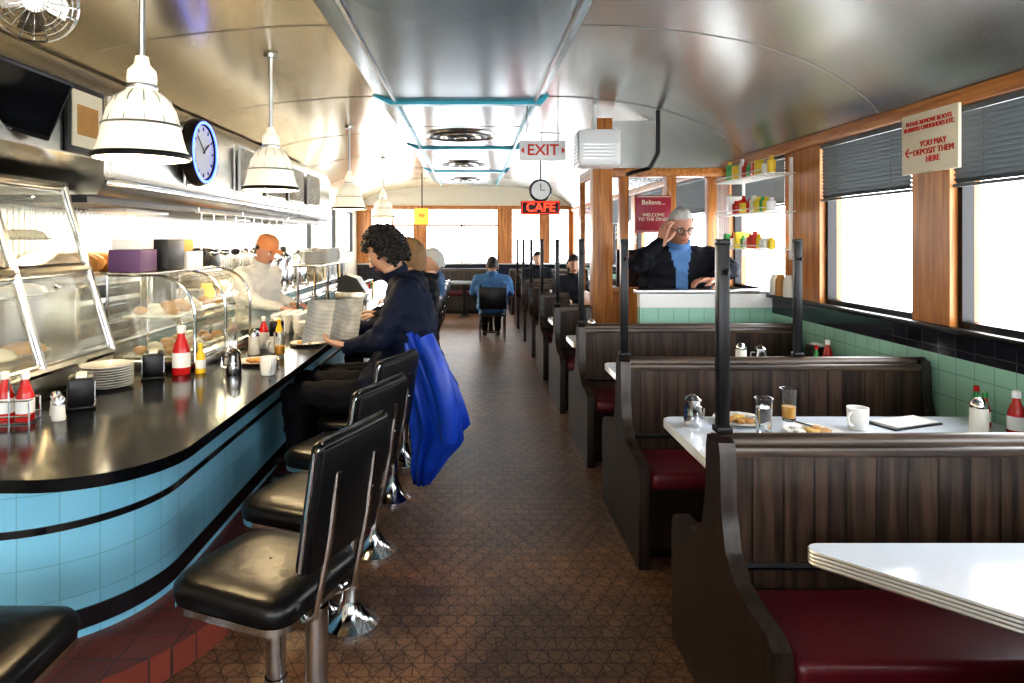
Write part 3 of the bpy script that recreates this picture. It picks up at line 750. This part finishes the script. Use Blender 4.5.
# ------------------------------------------------------------------ tableware
def mk(fn,name):
    b=B(name);fn(b);return b.mesh()
def napkin(b):
    b.box((-.055,-.075,0),(.055,.075,.012),'blackm',.004);b.box((-.05,-.07,.01),(.05,.07,.13),'blackm',.012)
    b.box((-.052,-.045,.03),(-.049,.045,.11),'chrome');b.box((.049,-.045,.03),(.052,.045,.11),'chrome');b.box((-.02,-.05,.125),(.02,.05,.14),'paper')
nap=mk(napkin,'napkin_dispenser')
def bottle(mat,cap,h=.19,r=.032):
    def f(b):
        b.lathe([(0,0),(r,0),(r*1.05,.01),(r,h*.3),(r*.95,h*.5),(r*.7,h*.66),(r*.42,h*.78),(r*.42,h*.84)],(0,0,0),mat,seg=20)
        b.lathe([(r*.5,h*.84),(r*.52,h*.98),(r*.3,h),(0,h)],(0,0,0),cap,seg=16);b.lathe([(r*1.03,h*.15),(r*1.04,h*.45)],(0,0,0),'white',seg=20)
    return f
ket=mk(bottle('ketch','white'),'ketchup_bottle');ketb=mk(bottle('ketch','white',.26,.045),'ketchup_bottle');mus=mk(bottle('must','must',.16,.026),'mustard_bottle');hot=mk(bottle('ketch','greenb',.15,.02),'hot_sauce_bottle');grb=mk(bottle('greenb','ketch',.16,.022),'green_sauce_bottle')
def shaker(b):
    b.lathe([(0,0),(.024,0),(.026,.01),(.022,.04),(.021,.065)],(0,0,0),'jar',seg=16);b.lathe([(.023,.062),(.024,.08),(.015,.095),(0,.098)],(0,0,0),'chrome',seg=16)
sha=mk(shaker,'salt_shaker')
def sugar(b):
    b.lathe([(0,0),(.033,0),(.035,.01),(.033,.11),(.03,.12)],(0,0,0),'jar',seg=18);b.lathe([(.034,.115),(.034,.13),(.02,.15),(.006,.155),(0,.16)],(0,0,0),'chrome',seg=18)
sug=mk(sugar,'sugar_dispenser')
def caddy(b):
    for z in (.03,.09):
        b.tube([(-.07,-.05,z),(.07,-.05,z),(.07,.05,z),(-.07,.05,z),(-.07,-.05,z)],.0035,'chrome',seg=6)
    for x in (-.07,0,.07):
        for y in (-.05,.05): b.tube([(x,y,0),(x,y,.09)],.0035,'chrome',seg=6)
    b.box((-.07,-.05,.0),(.07,.05,.006),'chrome');b.tube([(0,-.05,.09),(0,-.05,.17),(0,.05,.17),(0,.05,.09)],.0035,'chrome',seg=6)
cad=mk(caddy,'condiment_caddy')
def mug(b):
    b.lathe([(0,0),(.034,0),(.038,.006),(.042,.05),(.043,.095),(.039,.095),(.036,.02),(0,.015)],(0,0,0),'china',seg=24)
    b.tube([(-.04,0,.078),(-.062,0,.075),(-.07,0,.055),(-.06,0,.03),(-.038,0,.022)],.0065,'china',seg=8)
    b.lathe([(.038,.078),(0,.078)],(0,0,0),'dark',seg=20)
mg=mk(mug,'coffee_mug')
def plates(n):
    def f(b):
        for i in range(n):
            z=.012*i;b.lathe([(0,z),(.06,z),(.07,z+.004),(.115,z+.014),(.118,z+.018),(.07,z+.010),(0,z+.008)],(0,0,0),'china',seg=30)
    return f
pl9=mk(plates(9),'plate_stack');pl14=mk(plates(16),'plate_stack')
def foodp(b):
    plates(1)(b)
    for k in range(9):
        a=k*2.4;r=.02+.05*(k%3)/2;b.ell((r*math.cos(a),r*math.sin(a),.018),(.03,.022,.013),['egg','bread','jar'][k%3],1)
    b.tube([(.04,-.12,.022),(.0,-.02,.03)],.004,'chrome')
fp=mk(foodp,'breakfast_plate')
def tumb(fill,fm,h=.13):
    def f(b):
        b.lathe([(0,0),(.028,0),(.030,.01),(.037,h),(.0345,h),(.028,.014),(0,.012)],(0,0,0),'glassw',seg=24)
        b.lathe([(0,.0145),(.0265,.0145),(.027+.007*fill,h*fill),(0,h*fill)],(0,0,0),fm,seg=24)
    return f
ojg=mk(tumb(.45,'orange',.145),'orange_juice_glass');wtg=mk(tumb(.75,'glassw',.155),'water_glass')
def creamer(b):
    b.lathe([(0,0),(.038,0),(.042,.01),(.04,.06),(.032,.10),(.036,.115)],(0,0,0),'chrome',seg=22);b.lathe([(.036,.115),(.02,.13),(0,.14)],(0,0,0),'chrome',seg=22)
    b.tube([(-.036,0,.09),(-.065,0,.09),(-.065,0,.04),(-.038,0,.03)],.005,'chrome',seg=8)
crm=mk(creamer,'steel_creamer')
CT=.781;TT=.681
for o in [(nap,'napkin_dispenser',(-1.68,2.84,CT),.5),(nap,'napkin_dispenser',(-1.66,3.44,CT),.4),(cad,'condiment_caddy',(-1.80,2.60,CT),.2),
 (ket,'ketchup_bottle',(-1.84,2.60,CT+.008),0),(ket,'ketchup_bottle',(-1.76,2.60,CT+.008),0),(sha,'salt_shaker',(-1.64,2.62,CT),0),(sha,'salt_shaker',(-1.70,2.70,CT),0),
 (ketb,'ketchup_bottle',(-1.55,3.52,CT),0),(mus,'mustard_bottle',(-1.46,3.55,CT),0),(pl9,'plate_stack',(-1.77,3.20,CT),0),(crm,'steel_creamer',(-1.27,3.52,CT),0),(sha,'salt_shaker',(-1.40,3.80,CT),0),
 (pl9,'plate_stack',(-1.16,4.85,CT),0),(mg,'coffee_mug',(-1.25,4.2,CT),1),(mg,'coffee_mug',(-1.38,4.35,CT),1),(ket,'ketchup_bottle',(-1.42,4.5,CT),0),(mus,'mustard_bottle',(-1.35,4.62,CT),0),(sug,'sugar_dispenser',(-1.36,4.12,CT),0),
 (nap,'napkin_dispenser',(-1.42,4.80,CT),.3),(nap,'napkin_dispenser',(-1.35,6.2,CT),.3),(ket,'ketchup_bottle',(-1.25,5.6,CT),0),(mg,'coffee_mug',(-1.15,5.3,CT),0),(sug,'sugar_dispenser',(-1.2,5.9,CT),0),(fp,'breakfast_plate',(-1.12,4.50,CT),0),
 (wtg,'water_glass',(-1.44,3.95,CT),0),(ojg,'orange_juice_glass',(-1.18,4.05,CT),0),(mg,'coffee_mug',(-1.08,3.50,CT),2),(fp,'breakfast_plate',(-1.24,3.83,CT),1),
 (pl14,'plate_stack',(-2.4,5.2,.881),0),(pl14,'plate_stack',(-2.35,5.5,.881),0),(pl14,'plate_stack',(-2.4,7.0,.881),0),
 (fp,'breakfast_plate',(1.20,2.95,TT),1.),(fp,'breakfast_plate',(1.43,2.76,TT),3.),(ojg,'orange_juice_glass',(1.43,2.98,TT),0),(wtg,'water_glass',(1.22,2.76,TT),0),(mg,'coffee_mug',(1.66,2.84,TT),.5),
 (sug,'sugar_dispenser',(2.12,2.76,TT),0),(hot,'hot_sauce_bottle',(2.24,2.88,TT),0),(grb,'green_sauce_bottle',(2.27,2.97,TT),0),(ket,'ketchup_bottle',(2.26,2.74,TT),0),(crm,'steel_creamer',(.97,2.90,TT),2.),
 (sug,'sugar_dispenser',(1.72,4.22,TT),0),(crm,'steel_creamer',(1.86,4.25,TT),0),(ket,'ketchup_bottle',(2.22,4.12,TT),0),(nap,'napkin_dispenser',(2.24,4.28,TT),0),(grb,'green_sauce_bottle',(2.14,4.1,TT),0),
 (sug,'sugar_dispenser',(1.0,5.5,TT),0),(mg,'coffee_mug',(.95,6.7,TT),0),(ket,'ketchup_bottle',(.98,8.2,TT),0),(nap,'napkin_dispenser',(1.7,8.0,TT),0)]:
    inst(o[0],o[1],o[2],o[3])
b=B('guest_check_folder');b.T=Matrix.Translation((1.93,2.93,TT))@Matrix.Rotation(.35,4,'Z');b.box((-.16,-.07,0),(.13,.07,.008),'dark',.003);b.box((-.14,-.06,.008),(.12,.06,.012),'paper');b.done()
b=B('paper_napkin');b.T=Matrix.Translation((1.66,2.66,TT))@Matrix.Rotation(.5,4,'Z');b.box((-.08,-.05,0),(.08,.05,.006),'paper',.002);b.done()
def urn(b):
    b.lathe([(0,0),(.12,0),(.12,.05),(.11,.06),(.11,.36),(.10,.40),(.04,.44),(.02,.47),(0,.48)],(0,0,0),'chrome',seg=24)
    b.tube([(.11,0,.12),(.16,0,.12),(.165,0,.08)],.012,'blackm');b.box((-.04,-.1,.0),(.18,.1,.02),'steel')
um=mk(urn,'coffee_urn')
for y in (7.7,8.1,8.5,9.2): inst(um,'coffee_urn',(-2.42,y,.881))
b=B('toaster');b.box((-2.5,6.1,.89),(-2.25,6.5,1.12),'steel',.03);b.box((-2.42,6.16,1.115),(-2.38,6.45,1.125),'dark');b.box((-2.35,6.16,1.115),(-2.31,6.45,1.125),'dark');b.tube([(-2.25,6.2,1.0),(-2.22,6.2,1.0)],.012,'blackm')
for y in (6.15,6.45):
    for x in (-2.45,-2.3): b.tube([(x,y,.88),(x,y,.9)],.015,'blackm')
b.done()
b=B('refrigerated_prep_cabinet')
b.box((-2.62,9.95,.881),(-2.25,10.9,1.35),'steel',.01);b.box((-2.25,10.0,.92),(-2.24,10.42,1.31),'dark');b.box((-2.25,10.45,.92),(-2.24,10.86,1.31),'dark');b.tube([(-2.22,10.4,1.0),(-2.22,10.4,1.25)],.01,'chrome');b.done()
b=B('cash_register')
b.box((-1.56,7.5,.781),(-1.2,7.9,.9),'steel',.01);b.prism([(-1.54,.9),(-1.22,.9),(-1.32,1.05),(-1.54,1.12)],7.54,7.86,'dark',fy);b.box((-1.56,7.6,1.1),(-1.5,7.8,1.22),'dark',.01);b.done()
b=B('pass_through_shelf')
for y in (5.95,6.6,7.2): b.tube([(-1.57,y,.78),(-1.57,y,1.25)],.012,'chrome');b.tube([(-1.35,y,1.26),(-1.57,y,1.25)],.01,'chrome')
b.box((-1.62,5.9,1.25),(-1.33,7.25,1.27),'steel',.004)
for k in range(6): b.box((-1.335,5.95+.22*k,1.12),(-1.333,6.03+.22*k,1.25),'paper' if k%3 else 'must')
b.done()
for (x,y) in ((-1.47,6.1),(-1.47,6.95)): inst(pl9,'plate_stack',(x,y,1.271))
def cups(b):
    for i in range(3):
        for j in range(5):
            for k in range(3): b.lathe([(0,0),(.025,0),(.038,.06),(.035,.06),(.02,.01)],(.085*i-.085,.085*j,.04*k),'china',seg=12)
cm=mk(cups,'stacked_cups');inst(cm,'stacked_cups',(-1.47,6.35,1.271));inst(cm,'stacked_cups',(-1.42,5.05,CT))
b=B('glass_jar_row')
for i in range(6):
    b.lathe([(0,0),(.045,0),(.05,.02),(.05,.12),(.035,.14)],(-1.4,8.3+.16*i,.781),['must','jar','bread','ketch','greenb','orange'][i],seg=14);b.lathe([(.038,.135),(.038,.16),(0,.165)],(-1.4,8.3+.16*i,.781),'chrome',seg=14)
b.done()
inst(bench_mesh(-.85,.5),'booth_bench',(.05,13.6,0));inst(bench_mesh(.755,2.33),'booth_bench',(0,13.4,0))
inst(table_mesh([(-.7,12.5),(.4,12.5),(.4,13.0),(-.7,13.0)]),'diner_table',(0,0,0))
# ------------------------------------------------------------------ people
def lerp(a,b,t): return a+(b-a)*t
def head_mesh(B_,c,fd,up,s,skin,hair,style,glasses=False,cap=None):
    y=-V(fd).normalized();z=V(up);z=(z-y*z.dot(y)).normalized();x=y.cross(z)
    M=Matrix(((x.x,y.x,z.x,c[0]),(x.y,y.y,z.y,c[1]),(x.z,y.z,z.z,c[2]),(0,0,0,1)))@Matrix.Scale(s,4)
    bm=bmesh.new();bmesh.ops.create_icosphere(bm,subdivisions=4,radius=1)
    for v in bm.verts:
        p=v.co;x_,y_,z_=p
        if z_<0:
            k=(-z_)**1.4; x_*=1-.38*k; 
            y_= y_*(1-.25*k)-.10*k if y_<0 else y_*(1-.45*k)-.1*k
        for sx in (-1,1):
            d=math.hypot(p.x-sx*.42,p.z+.02)
            if y_<0 and d<.22: y_+=.10*(1-d/.22)
        if y_<0 and abs(p.z+.12)<.25 and abs(p.x)<.16:
            y_-=.20*(1-abs(p.x)/.16)*max(0,1-abs(p.z+.18)/.26)
        if y_<0 and abs(p.z-.18)<.1 and abs(p.x)<.6: y_-=.04
        if y_<0 and abs(p.z+.72)<.14 and abs(p.x)<.3: y_-=.05
        v.co=V((x_*.076,y_*.096,z_*.118))
    B_.bm(bm,skin,M)
    for sx in (-1,1):
        B_.ell((sx*.031,-.079,-.002),(.013,.011,.009),'eyew',2,M);B_.ell((sx*.031,-.088,-.002),(.006,.004,.006),'iris',1,M)
        B_.ell((sx*.031,-.087,.020),(.018,.006,.004),hair,1,M)
        B_.ell((sx*.077,.008,-.012),(.009,.018,.030),skin,2,M);B_.ell((sx*.011,-.103,-.038),(.008,.008,.006),skin,1,M)
    B_.ell((0,-.108,-.032),(.011,.012,.012),skin,2,M)
    B_.ell((0,-.086,-.060),(.024,.008,.005),'lips',2,M);B_.ell((0,-.085,-.067),(.020,.008,.005),'lips',2,M)
    bm=bmesh.new();bmesh.ops.create_icosphere(bm,subdivisions=4,radius=1)
    kill=[]
    low={'short':-.45,'curly':-.6,'long':-1.0}[style];hl={'short':.48,'curly':.38,'long':.4}[style]
    for v in bm.verts:
        p=v.co
        keep = (p.y>-.15 and p.z>low+ (0 if p.y>.2 else .45)) or p.z>hl-(.1 if abs(p.x)>.6 else 0)
        if not keep: kill.append(v)
        n=noise.noise(p*3.)*.07+noise.noise(p*9.)*.04
        th={'short':1.06,'curly':1.22,'long':1.12}[style]
        q=p*(th+n)
        if q.z<0 and style!='long': q.x*=.92
        v.co=V((q.x*.078,q.y*.098+.004,q.z*.12))
    bmesh.ops.delete(bm,geom=kill,context='VERTS')
    pts=[v.co.copy() for v in bm.verts]
    B_.bm(bm,hair,M)
    if style=='curly':
        for q in random.sample(pts,min(330,len(pts))):
            r=random.uniform(.007,.015);B_.ell(q*random.uniform(.97,1.05),(r,r,r),hair,1,M)
    if cap:
        B_.lathe([(.083,.03),(.086,.06),(.078,.10),(.05,.128),(0,.135)],(0,0,0),cap,seg=20,M=M@Matrix.Diagonal((1,1.2,1,1)))
        B_.prism([(-.06,-.09),(-.05,-.15),(0,-.17),(.05,-.15),(.06,-.09)],.035,.042,cap,lambda u,v,w:M@V((u,v,w)))
    if glasses:
        for sx in (-1,1):
            B_.torus((sx*.033,-.104,-.003),.021,.003,'blackm',M=M,seg=20,ax='Y');B_.tube([(sx*.055,-.10,.002),(sx*.078,-.02,.002),(sx*.078,.01,-.004)],.0025,'blackm',seg=5,M=M)
        B_.tube([(-.012,-.107,0),(.012,-.107,0)],.0025,'blackm',seg=5,M=M)
def hand_mesh(B_,w,d,pn,s,skin,side=1,curl=.5):
    d=V(d).normalized();pn=V(pn);pn=(pn-d*pn.dot(d)).normalized();x=d.cross(pn)*side
    w=V(w)
    def P(a,b_,c_): return w+(d*a+x*b_+pn*c_)*s
    M=Matrix(((d.x,x.x,pn.x,w.x),(d.y,x.y,pn.y,w.y),(d.z,x.z,pn.z,w.z),(0,0,0,1)))@Matrix.Scale(s,4)
    B_.box((-.02,-.036,-.014),(.088,.038,.014),skin,.012,M=M,seg=3)
    for i,(b0,L_) in enumerate(((.029,.072),(.010,.08),(-.010,.074),(-.028,.058))):
        pts=[P(.07,b0,0)];q=P(.085,b0*1.05,0)
        pts.append(q);ang=curl*.5
        for k,f in enumerate((.45,.32,.25)):
            q=q+(d*math.cos(ang)+pn*math.sin(ang))*L_*f*s;pts.append(q);ang+=curl
        B_.tube(pts,[.0095*s,.0092*s,.0085*s,.0078*s,.005*s],skin,seg=8)
    B_.tube([P(.015,.03,.002),P(.038,.052,.010),P(.062,.062,.020),P(.085,.058,.03)],[.012*s,.0115*s,.010*s,.006*s],skin,seg=8)
def person(name,s,head,fd,neck,shc,lat,shw,pel,arms,legs,mats,hair,style,voxel=.014,glasses=False,cap=None,up=(0,0,1),bend=(0,0,0),fat=1.,curl=.5,shirt=None):
    coat,pants,skin=mats
    lat=V(lat).normalized();head=V(head);neck=V(neck);shc=V(shc);pel=V(pel);bend=V(bend)
    bones=[]
    n=7;W=[.085,.085,.08,.09,.11,.12,.10];Rr=[.135,.13,.125,.128,.128,.112,.085]
    for i in range(n):
        t=i/(n-1);c=lerp(pel,shc,t)+bend*math.sin(math.pi*t);w=W[i]*s*(shw/(.19*s) if t>.5 else 1)*fat
        bones.append((c-lat*w,c+lat*w,Rr[i]*s*fat,Rr[i]*s*fat,'coat'))
    bones.append((shc,neck,.085*s,.062*s,'coat'));bones.append((neck,lerp(neck,head,.75),.056*s,.052*s,'skin'))
    bones.append((shc-lat*shw,shc+lat*shw,.075*s,.075*s,'coat'))
    for sg,(el,ha,hd,hn) in zip((-1,1),arms):
        sh=shc+lat*shw*sg;el=V(el);ha=V(ha)
        bones.append((sh,el,.078*s,.060*s,'coat'));bones.append((el,ha,.060*s,.038*s,'coat'));
        bones.append((lerp(el,ha,.93),ha+V(hd).normalized()*.02*s,.026*s,.024*s,'skin'))
    for sg,(kn,an,td) in zip((-1,1),legs):
        hip=pel+lat*.09*s*sg-V((0,0,.02*s));kn=V(kn);an=V(an);td=V(td).normalized()
        bones.append((hip,kn,.10*s,.068*s,'pants'));bones.append((kn,an,.068*s,.045*s,'pants'))
        foot=an+V((0,0,-.055*s));bones.append((foot-td*.05*s,foot+td*.15*s,.038*s,.03*s,'shoe'))
    b=B('body_src')
    for a,c,ra,rb,l in bones:
        a=V(a);c=V(c)
        b.ell(a,(ra,)*3,coat,2);b.ell(c,(rb,)*3,coat,2)
        if (c-a).length>1e-4: b.tube([a,c],[ra,rb],coat,seg=16)
    me=b.mesh();ob=bpy.data.objects.new('src',me);SC.collection.objects.link(ob)
    r=ob.modifiers.new('r','REMESH');r.mode='VOXEL';r.voxel_size=voxel
    sm_=ob.modifiers.new('s','SMOOTH');sm_.iterations=5;sm_.factor=.5
    dg=bpy.context.evaluated_depsgraph_get();dg.update()
    nm=bpy.data.meshes.new_from_object(ob.evaluated_get(dg))
    bpy.data.objects.remove(ob)
    nm.materials.clear();keys={'coat':0,'pants':1,'shoe':2,'skin':3}
    for k in (coat,pants,'shoe',skin): nm.materials.append(MT[k])
    bb=[(a,c-a,max((c-a).length_squared,1e-9),ra,rb,keys[l]) for a,c,ra,rb,l in bones]
    def lab(p):
        best=0;bd=9
        for a,ac,l2,ra,rb,l in bb:
            q=p-a;t=q.dot(ac)/l2;t=0 if t<0 else (1 if t>1 else t);d=(q-ac*t).length-ra-(rb-ra)*t
            if d<bd:bd=d;best=l
        return best
    for v in nm.vertices:
        p=v.co
        v.co=p+v.normal*((noise.noise(V((p.x*9,p.y*9,p.z*16)))+.6*noise.noise(V((p.x*20,p.y*20,p.z*34))))*.014*s)
    for f in nm.polygons: f.material_index=lab(f.center);f.use_smooth=True
    if shirt:
        nm.materials.append(MT[shirt]);y_=V(fd);y_.z=0;y_.normalize()
        for f in nm.polygons:
            q=f.center-shc
            if abs(q.dot(lat))<.032*s+ .25*max(0,q.z+.1*s) and q.dot(y_)>.05*s and -.45*s<q.z<.12*s and f.material_index==0: f.material_index=4
    emp=bpy.data.objects.new(name,None);SC.collection.objects.link(emp);emp.location=(pel.x,pel.y,0);emp.empty_display_size=.1
    bo=bpy.data.objects.new('body',nm);SC.collection.objects.link(bo);bo.parent=emp;bo.location=-emp.location
    h=B('head');head_mesh(h,head,fd,up,s,skin,hair,style,glasses,cap)
    ax=(head-neck).normalized();Mq=V((0,0,1)).rotation_difference(ax).to_matrix().to_4x4();Mq.translation=lerp(neck,head,.12)
    h.lathe([(.062*s,-.04*s),(.078*s,0),(.074*s,.028*s),(.062*s,.026*s)],(0,0,0),shirt or coat,M=Mq,seg=20)
    for sg,(el,ha,hd,hn) in zip((-1,1),arms): hand_mesh(h,ha,hd,hn,s,skin,side=sg,curl=curl)
    ho=h.done(recenter=False);ho.parent=emp;ho.location=-emp.location
    return emp
person('seated_customer',1.08,(-.50,3.80,1.425),(-.86,.30,-.42),(-.44,3.83,1.29),(-.39,3.85,1.20),(0.10,-1,0),.21,(-.50,3.88,.62),
  [((-.50,4.14,.95),(-.74,4.02,.94),(-.8,-.4,-.1),(0,-.3,1)),((-.50,3.58,.95),(-.69,3.68,.90),(-.9,.15,.15),(0,0.5,1))],
  [((-1.02,4.05,.62),(-1.03,4.05,.20),(-1,0,0)),((-1.0,3.72,.62),(-.98,3.72,.20),(-1,.1,0))],
  ('navycoat','pants','skin'),'hairdk','curly',bend=(.07,0,0),up=(-.3,0,1),fat=1.20)
b=B('newspaper')
b.T=Matrix.Translation((-.80,3.80,.93))@Matrix.Rotation(math.radians(30),4,'Z')
def sheet(b,x0,x1,y0,tilt,mat):
    n=8;vs=[];fs=[]
    for i in range(n+1):
        for j in range(2):
            u=i/n;z=j
            vs.append((lerp(x0,x1,u)+z*.07,y0+.03*math.sin(u*3.1)+z*tilt,.23*z-.02))
    for i in range(n): fs.append([2*i,2*i+2,2*i+3,2*i+1])
    b.add(vs,fs,mat)
sheet(b,-.02,.15,0,.09,'news');sheet(b,-.02,.15,.006,.096,'news');sheet(b,-.18,-.02,0.01,.09,'news');sheet(b,-.18,-.02,.016,.095,'paper')
b.done()
b=B('draped_blue_coat')
lv=[(1.005,-.33,.02,.05),(1.0,-.33,.07,.19),(.93,-.31,.085,.215),(.80,-.27,.105,.22),(.66,-.22,.135,.21),(.52,-.19,.15,.20),(.42,-.18,.15,.18),(.34,-.22,.11,.15),(.24,-.26,.08,.12),(.13,-.28,.05,.09),(.12,-.28,.01,.02)]
vs=[];fs=[];ns=72
for i,(z,cx,rx,ry) in enumerate(lv):
    for k in range(ns):
        a=2*math.pi*k/ns;f=1+(.13*math.sin(9*a+z*4)+.07*math.sin(17*a+z*9))*(min(1,(1.0-z)*3+.2) if 0<i<len(lv)-1 else 0)
        zz=z+(.05*math.sin(3*a+1) if 5<i<9 else 0)
        vs.append((cx+rx*f*math.cos(a),3.74+ry*f*math.sin(a)*.95,zz))
for i in range(len(lv)-1):
    for k in range(ns): k2=(k+1)%ns;fs.append([i*ns+k,i*ns+k2,(i+1)*ns+k2,(i+1)*ns+k])
b.add(vs,fs,'royal')
b.tube([(-.26,3.56,.97),(-.18,3.52,.80),(-.13,3.50,.6),(-.12,3.51,.42)],[.055,.062,.055,.045],'royal',seg=14)
b.tube([(-.35,3.57,.97),(-.30,3.60,1.01),(-.29,3.74,1.02),(-.30,3.88,1.01),(-.35,3.91,.97)],[.02,.035,.04,.035,.02],'royal',seg=12)
b.done(ang=80)
person('seated_customer',1.0,(-.42,4.50,1.38),(-.9,.3,-.2),(-.40,4.5,1.25),(-.38,4.48,1.17),(0,-1,0),.19,(-.52,4.45,.58),
  [((-.55,4.70,.92),(-.85,4.62,.86),(-1,0,0),(0,0,-1)),((-.55,4.27,.92),(-.82,4.35,.86),(-1,0,0),(0,0,-1))],
  [((-1.0,4.55,.58),(-1.0,4.55,.19),(-1,0,0)),((-1.0,4.32,.58),(-1.0,4.32,.19),(-1,0,0))],('dkjack','pants','skin'),'hairbr','long',voxel=.018)
person('seated_customer',1.0,(-.34,5.68,1.30),(-.9,-.2,-.1),(-.36,5.68,1.17),(-.37,5.66,1.10),(0,-1,0),.19,(-.52,5.63,.57),
  [((-.55,5.88,.90),(-.85,5.80,.86),(-1,0,0),(0,0,-1)),((-.55,5.45,.90),(-.82,5.53,.86),(-1,0,0),(0,0,-1))],
  [((-1.0,5.75,.58),(-1.0,5.75,.19),(-1,0,0)),((-1.0,5.52,.58),(-1.0,5.52,.19),(-1,0,0))],('dkjack','pants','skin'),'hairwh','short',voxel=.02)
person('seated_customer',1.0,(-.42,6.88,1.28),(-.9,-.2,-.1),(-.40,6.88,1.15),(-.37,6.86,1.08),(0,-1,0),.19,(-.52,6.83,.57),
  [((-.55,7.08,.90),(-.85,7.0,.86),(-1,0,0),(0,0,-1)),((-.55,6.65,.90),(-.82,6.73,.86),(-1,0,0),(0,0,-1))],
  [((-1.0,6.95,.58),(-1.0,6.95,.19),(-1,0,0)),((-1.0,6.72,.58),(-1.0,6.72,.19),(-1,0,0))],('blueshirt','pants','skin'),'hairdk','short',voxel=.022)
person('standing_cook',1.08,(-1.84,5.9,1.40),(.85,-.5,-.40),(-1.90,5.93,1.27),(-1.93,5.95,1.18),(-.4,-.9,0),.21,(-1.95,6.0,.80),
  [((-1.88,6.20,.98),(-1.66,6.12,.90),(1,-.2,-.1),(0,0,-1)),((-1.90,5.68,.96),(-1.66,5.74,.90),(1,.1,-.1),(0,0,-1))],
  [((-1.90,6.08,.44),(-1.90,6.08,.10),(1,0,0)),((-1.90,5.9,.44),(-1.90,5.9,.10),(1,0,0))],('whitecl','pants','skin2'),'hairdk','short',voxel=.016,cap='capo')
person('white_haired_man',1.34,(1.77,5.60,1.60),(.02,-.95,-.22),(1.77,5.68,1.445),(1.77,5.70,1.335),(1,0,0),.28,(1.77,5.80,.68),
  [((1.38,5.52,1.29),(1.555,5.44,1.47),(.25,-.0,.95),(.8,0.5,.1)),((2.17,5.52,1.25),(1.98,5.40,1.17),(-.95,-.1,-.05),(0,0,-1))],
  [((1.65,5.48,.46),(1.65,5.70,.10),(0,-1,0)),((1.90,5.48,.46),(1.90,5.70,.10),(0,-1,0))],('dkjack','pants','skin2'),'hairwh','short',voxel=.016,glasses=True,shirt='checkb')
b=B('vestibule_bench_seat');b.box((1.4,5.72,.0),(2.2,6.05,.47),'dwood_s',.01);b.box((1.39,5.71,.47),(2.21,6.06,.50),'red',.01);b.done()
person('seated_customer',1.08,(.30,9.82,1.11),(0,1,-.2),(.30,9.82,.98),(.30,9.84,.90),(1,0,0),.21,(.30,9.88,.50),
  [((.02,9.98,.70),(.12,10.2,.70),(0,1,0),(0,0,-1)),((.58,9.98,.70),(.48,10.2,.70),(0,1,0),(0,0,-1))],
  [((.2,10.3,.46),(.2,10.3,.09),(0,1,0)),((.4,10.3,.46),(.4,10.3,.09),(0,1,0))],('tealshirt','pants','skin'),'hairdk','short',voxel=.02)
b=B('dining_chair')
b.T=Matrix.Translation((.30,9.80,0))
b.box((-.2,-.2,.37),(.2,.2,.40),'black',.012)
for x in (-.18,.18):
    b.tube([(x,.18,0),(x,.18,.38)],.012,'chrome');b.tube([(x,-.2,0),(x,-.2,.4),(x,-.25,.85)],.012,'chrome')
b.box((-.2,-.26,.48),(.2,-.225,.80),'black',.014);b.done()
inst(table_mesh([(0,10.3),(.6,10.3),(.6,10.9),(0,10.9)]),'diner_table',(0,.05,0))
for (x,y,st,hr,ct) in ((1.3,8.50,'long','hairdk','dkjack'),(1.1,11.12,'short','hairdk','dkjack')):
    person('booth_customer',1.0,(x,y-.06,1.17),(0,-1,-.1),(x,y-.04,1.03),(x,y-.03,.95),(1,0,0),.19,(x,y,.55),
     [((x-.26,y-.15,.76),(x-.14,y-.36,.75),(0.2,-1,0),(0,0,-1)),((x+.26,y-.15,.76),(x+.14,y-.36,.75),(-.2,-1,0),(0,0,-1))],
     [((x-.1,y-.38,.50),(x-.1,y-.38,.09),(0,-1,0)),((x+.1,y-.38,.50),(x+.1,y-.38,.09),(0,-1,0))],(ct,'pants','skin'),hr,st,voxel=.022)
# ------------------------------------------------------------------ light
w=bpy.data.worlds.new('overcast_sky');SC.world=w;w.use_nodes=True
bg=w.node_tree.nodes['Background'];bg.inputs[0].default_value=(.94,.97,1.,1);bg.inputs[1].default_value=9.0
SC.view_settings.view_transform='Standard'
for lk in ('Medium High Contrast','Standard - Medium High Contrast'):
    try:
        SC.view_settings.look=lk;break
    except Exception: pass
SC.view_settings.exposure=0.25
